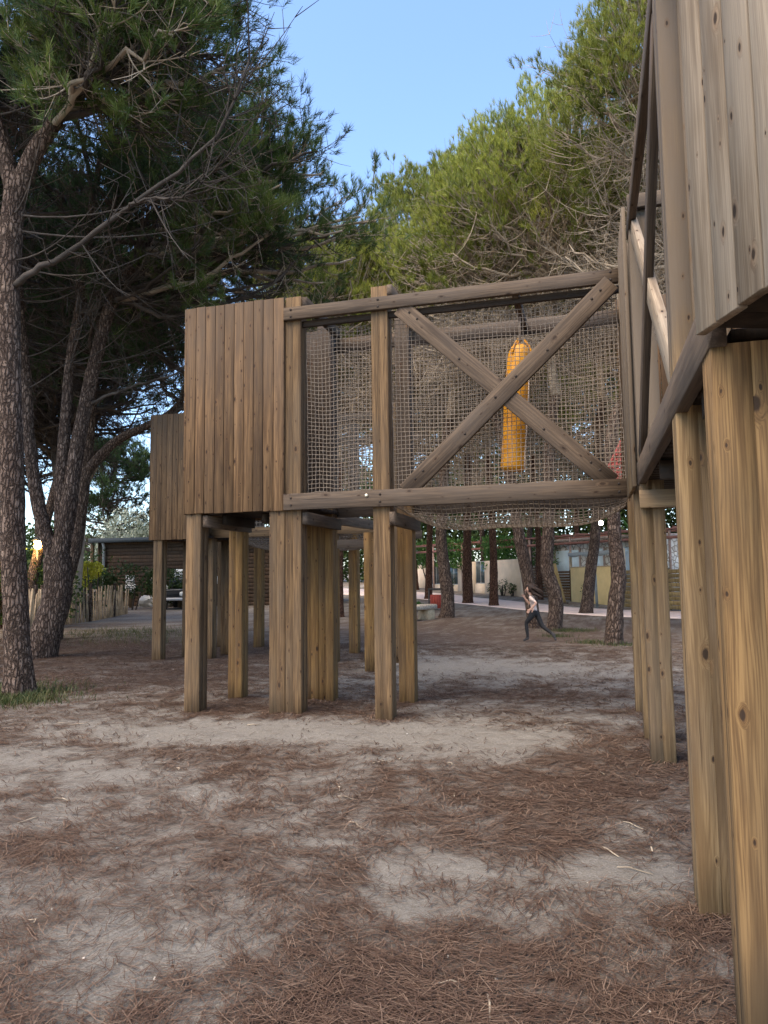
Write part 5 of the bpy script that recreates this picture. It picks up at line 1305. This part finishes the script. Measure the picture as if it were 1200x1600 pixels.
# round bulb lamp on a cable
e = thing('bulb_lamp', (.33, 25.0, 3.2), 'small round lit bulb hanging between two pine trunks under the rope bridge', 'lamp')
g = Geo(); bm = bmesh.new(); bmesh.ops.create_uvsphere(bm, u_segments=14, v_segments=8, radius=.075); bm.verts.index_update()
g.add([v.co[:] for v in bm.verts], [[v.index for v in f.verts] for f in bm.faces if len(f.verts) == 4], [[v.index for v in f.verts] for f in bm.faces if len(f.verts) == 3]); bm.free()
g.build('bulb', emit('bulb_glow', c4(1, .85, .6), 8), None, True).parent = e
g = Geo(); g.tube([(0, 0, .07), (0, 0, .16)], .03, 8); g.tube([(0, 0, .15), (0, .6, 1.2), (.1, 2, 3.5)], .008, 4); g.build('cable', plain('black_cable', (.02, .02, .02), .6), None).parent = e

# ------------------------------------------------------------------ running child
def child():
    X0, Y0 = -1.40, 17.35; z = gh(X0, Y0)
    e_ = None
    # skeleton in metres, x: running towards -x, z up. scale about 1.33 m tall
    J = {'pelvis': (.10, 0, .69), 'waist': (.085, 0, .79), 'chest': (.045, 0, .95), 'neck0': (.015, 0, 1.065), 'neck': (-.005, 0, 1.115), 'head': (-.02, 0, 1.19), 'crown': (-.015, 0, 1.285),
         'hipL': (.09, -.075, .66), 'kneeL': (-.09, -.085, .44), 'ankL': (-.055, -.085, .09), 'toeL': (-.17, -.085, .035), 'heelL': (-.045, -.085, .045),
         'hipR': (.11, .075, .66), 'kneeR': (.24, .08, .36), 'ankR': (.50, .08, .17), 'toeR': (.55, .08, .045), 'heelR': (.525, .08, .20),
         'shL': (.02, -.13, 1.03), 'elL': (.20, -.17, .90), 'wrL': (.07, -.20, .76), 'shR': (.03, .13, 1.03), 'elR': (-.09, .17, .86), 'wrR': (-.17, .10, 1.0)}
    Rr = {'pelvis': .105, 'waist': .092, 'chest': .11, 'neck0': .062, 'neck': .043, 'head': .088, 'crown': .062, 'hipL': .078, 'kneeL': .05, 'ankL': .033, 'toeL': .026, 'heelL': .032, 'hipR': .078, 'kneeR': .05, 'ankR': .033, 'toeR': .026, 'heelR': .032,
          'shL': .05, 'elL': .033, 'wrL': .023, 'shR': .05, 'elR': .033, 'wrR': .023}
    E_ = [('pelvis', 'waist'), ('waist', 'chest'), ('chest', 'neck0'), ('neck0', 'neck'), ('neck', 'head'), ('head', 'crown'), ('pelvis', 'hipL'), ('hipL', 'kneeL'), ('kneeL', 'ankL'), ('ankL', 'toeL'), ('ankL', 'heelL'),
          ('pelvis', 'hipR'), ('hipR', 'kneeR'), ('kneeR', 'ankR'), ('ankR', 'toeR'), ('ankR', 'heelR'), ('chest', 'shL'), ('shL', 'elL'), ('elL', 'wrL'), ('chest', 'shR'), ('shR', 'elR'), ('elR', 'wrR')]
    # hands: palm and five fingers
    for S in 'LR':
        w_ = np.array(J['wr' + S]); d = unit(w_ - np.array(J['el' + S])); sd_ = unit(np.cross(d, (0, 1, 0.2))); nn_ = np.cross(d, sd_)
        J['palm' + S] = tuple(w_ + d * .045); Rr['palm' + S] = .024; E_.append(('wr' + S, 'palm' + S))
        for k, off in enumerate((-.021, -.007, .007, .021)):
            L1 = (.030, .036, .034, .026)[k]; b = w_ + d * .07 + sd_ * off
            a1 = b + d * L1 * .8 + nn_ * .006; a2 = a1 + d * L1 * .45 + nn_ * .018
            for nm, p, r_ in (('b', b, .0085), ('m', a1, .0075), ('t', a2, .0065)):
                J[f'f{k}{nm}{S}'] = tuple(p); Rr[f'f{k}{nm}{S}'] = r_
            E_ += [('palm' + S, f'f{k}b{S}'), (f'f{k}b{S}', f'f{k}m{S}'), (f'f{k}m{S}', f'f{k}t{S}')]
        b = w_ + d * .03 + sd_ * -.026; a1 = b + d * .025 + sd_ * -.014; a2 = a1 + d * .02 + nn_ * .008
        for nm, p, r_ in (('b', b, .0095), ('m', a1, .0085), ('t', a2, .007)): J[f'th{nm}{S}'] = tuple(p); Rr[f'th{nm}{S}'] = r_
        E_ += [('palm' + S, f'thb{S}'), (f'thb{S}', f'thm{S}'), (f'thm{S}', f'tht{S}')]
    names = list(J); ix = {n: i for i, n in enumerate(names)}
    me = bpy.data.meshes.new('person'); me.from_pydata([J[n] for n in names], [(ix[a], ix[b]) for a, b in E_], [])
    o = bpy.data.objects.new('person', me); COL.objects.link(o)
    sk = o.modifiers.new('skin', 'SKIN'); sk.branch_smoothing = .6
    if not me.skin_vertices: me.skin_vertices.new(name='')
    for n in names:
        v = me.skin_vertices[0].data[ix[n]]; v.radius = (Rr[n], Rr[n]); v.use_root = (n == 'pelvis')
        if n in ('chest', 'waist', 'pelvis', 'neck0'): v.radius = (Rr[n] * 1.18, Rr[n] * .85)
    sb = o.modifiers.new('sub', 'SUBSURF'); sb.levels = 2; sb.render_levels = 2
    dg = bpy.context.evaluated_depsgraph_get(); me2 = bpy.data.meshes.new_from_object(o.evaluated_get(dg)); me2.name = 'person'
    bpy.data.objects.remove(o)
    skin = plain('skin', (.55, .33, .24), .6, .05, 10); top = plain('pale_shirt', (.60, .47, .40), .85, .1, 20); leg = plain('black_leggings', (.018, .017, .018), .8, .1); shoe = plain('dark_shoe', (.05, .045, .045), .7, .1)
    for m in (skin, top, leg, shoe): me2.materials.append(m)
    for p in me2.polygons:
        p.use_smooth = True; c = p.center
        arm = abs(c.y) > .125 and c.z > .7
        if c.z > 1.085: k = 0
        elif arm and (min((c - Vector(J['el' + S])).length + (c - Vector(J['wr' + S])).length - (Vector(J['wr' + S]) - Vector(J['el' + S])).length for S in 'LR') < .05): k = 0
        elif min((c - Vector(J[n])).length for n in ('wrL', 'wrR', 'palmL', 'palmR')) < .1: k = 0
        elif c.z > .735 : k = 1
        elif min((c - Vector(J[n])).length for n in ('toeL', 'heelL', 'toeR', 'heelR')) < .075: k = 3
        else: k = 2
        p.material_index = k
    b = bpy.data.objects.new('person', me2); COL.objects.link(b); b.location = (X0, Y0, z); b.rotation_euler = (0, 0, R(-15)); b.scale = (1, 1, 1)
    tag(b, 'child in a pale shirt and black leggings running across the yard with dark hair flying', 'person')
    # face: nose, eyes, mouth and ears carried by the head
    g = Geo()
    h = np.array(J['head'])
    g.tube([h + (-.086, 0, .022), h + (-.104, 0, -.005), h + (-.084, 0, -.012)], [.006, .012, .008], 8)
    for s in (-1, 1): g.tube([h + (.0, s * .083, .02), h + (.005, s * .096, .005), h + (.0, s * .085, -.02)], [.008, .014, .007], 6)
    o = g.build('face', skin, None, True); o.parent = b
    g = Geo()
    for s in (-1, 1): g.tube([h + (-.076, s * .032, .022), h + (-.083, s * .032, .022)], [.010, .006], 8)
    o = g.build('eyes', plain('eye', (.03, .02, .015), .3), None, True); o.parent = b
    g = Geo(); g.tube([h + (-.080, -.022, -.04), h + (-.086, 0, -.042), h + (-.080, .022, -.04)], [.004, .007, .004], 6); o = g.build('mouth', plain('lips', (.40, .15, .12), .6), None, True); o.parent = b
    rng = np.random.default_rng(4); g = Geo()
    bm = bmesh.new(); bmesh.ops.create_icosphere(bm, subdivisions=3, radius=1)
    for v in bm.verts:
        p = np.array(v.co); q = p * np.array([.108, .106, .112]) * (1 + .12 * (float(vnoise(p[0] * 6, p[1] * 6, p[2] * 6)) - .5)) + h + np.array([.028, 0, .045])
        if p[0] < -.25 and p[2] < .35: q = q + np.array([.075, 0, .03]) * min(1, (-.25 - p[0]) * 3)
        v.co = q
    bm.verts.index_update(); g.add([v.co[:] for v in bm.verts], None, [[v.index for v in f.verts] for f in bm.faces]); bm.free()
    for i in range(46):
        s0 = h + np.array([.07, 0, .0]) + rng.normal(0, 1, 3) * np.array([.03, .05, .05]); L_ = rng.uniform(.12, .26)
        P = [s0 + np.array([L_ * t, rng.normal(0, .01), -.42 * L_ * t - .12 * L_ * t * t + .01 * math.sin(6 * t + i)]) for t in np.linspace(0, 1, 6)]
        g.tube(P, np.array([.018, .02, .018, .014, .009, .002]), 5)
    o = g.build('hair', plain('dark_hair', (.035, .02, .014), .7, .3, 30), None, True); o.parent = b
    return b
child()
print('objects', len(bpy.data.objects))
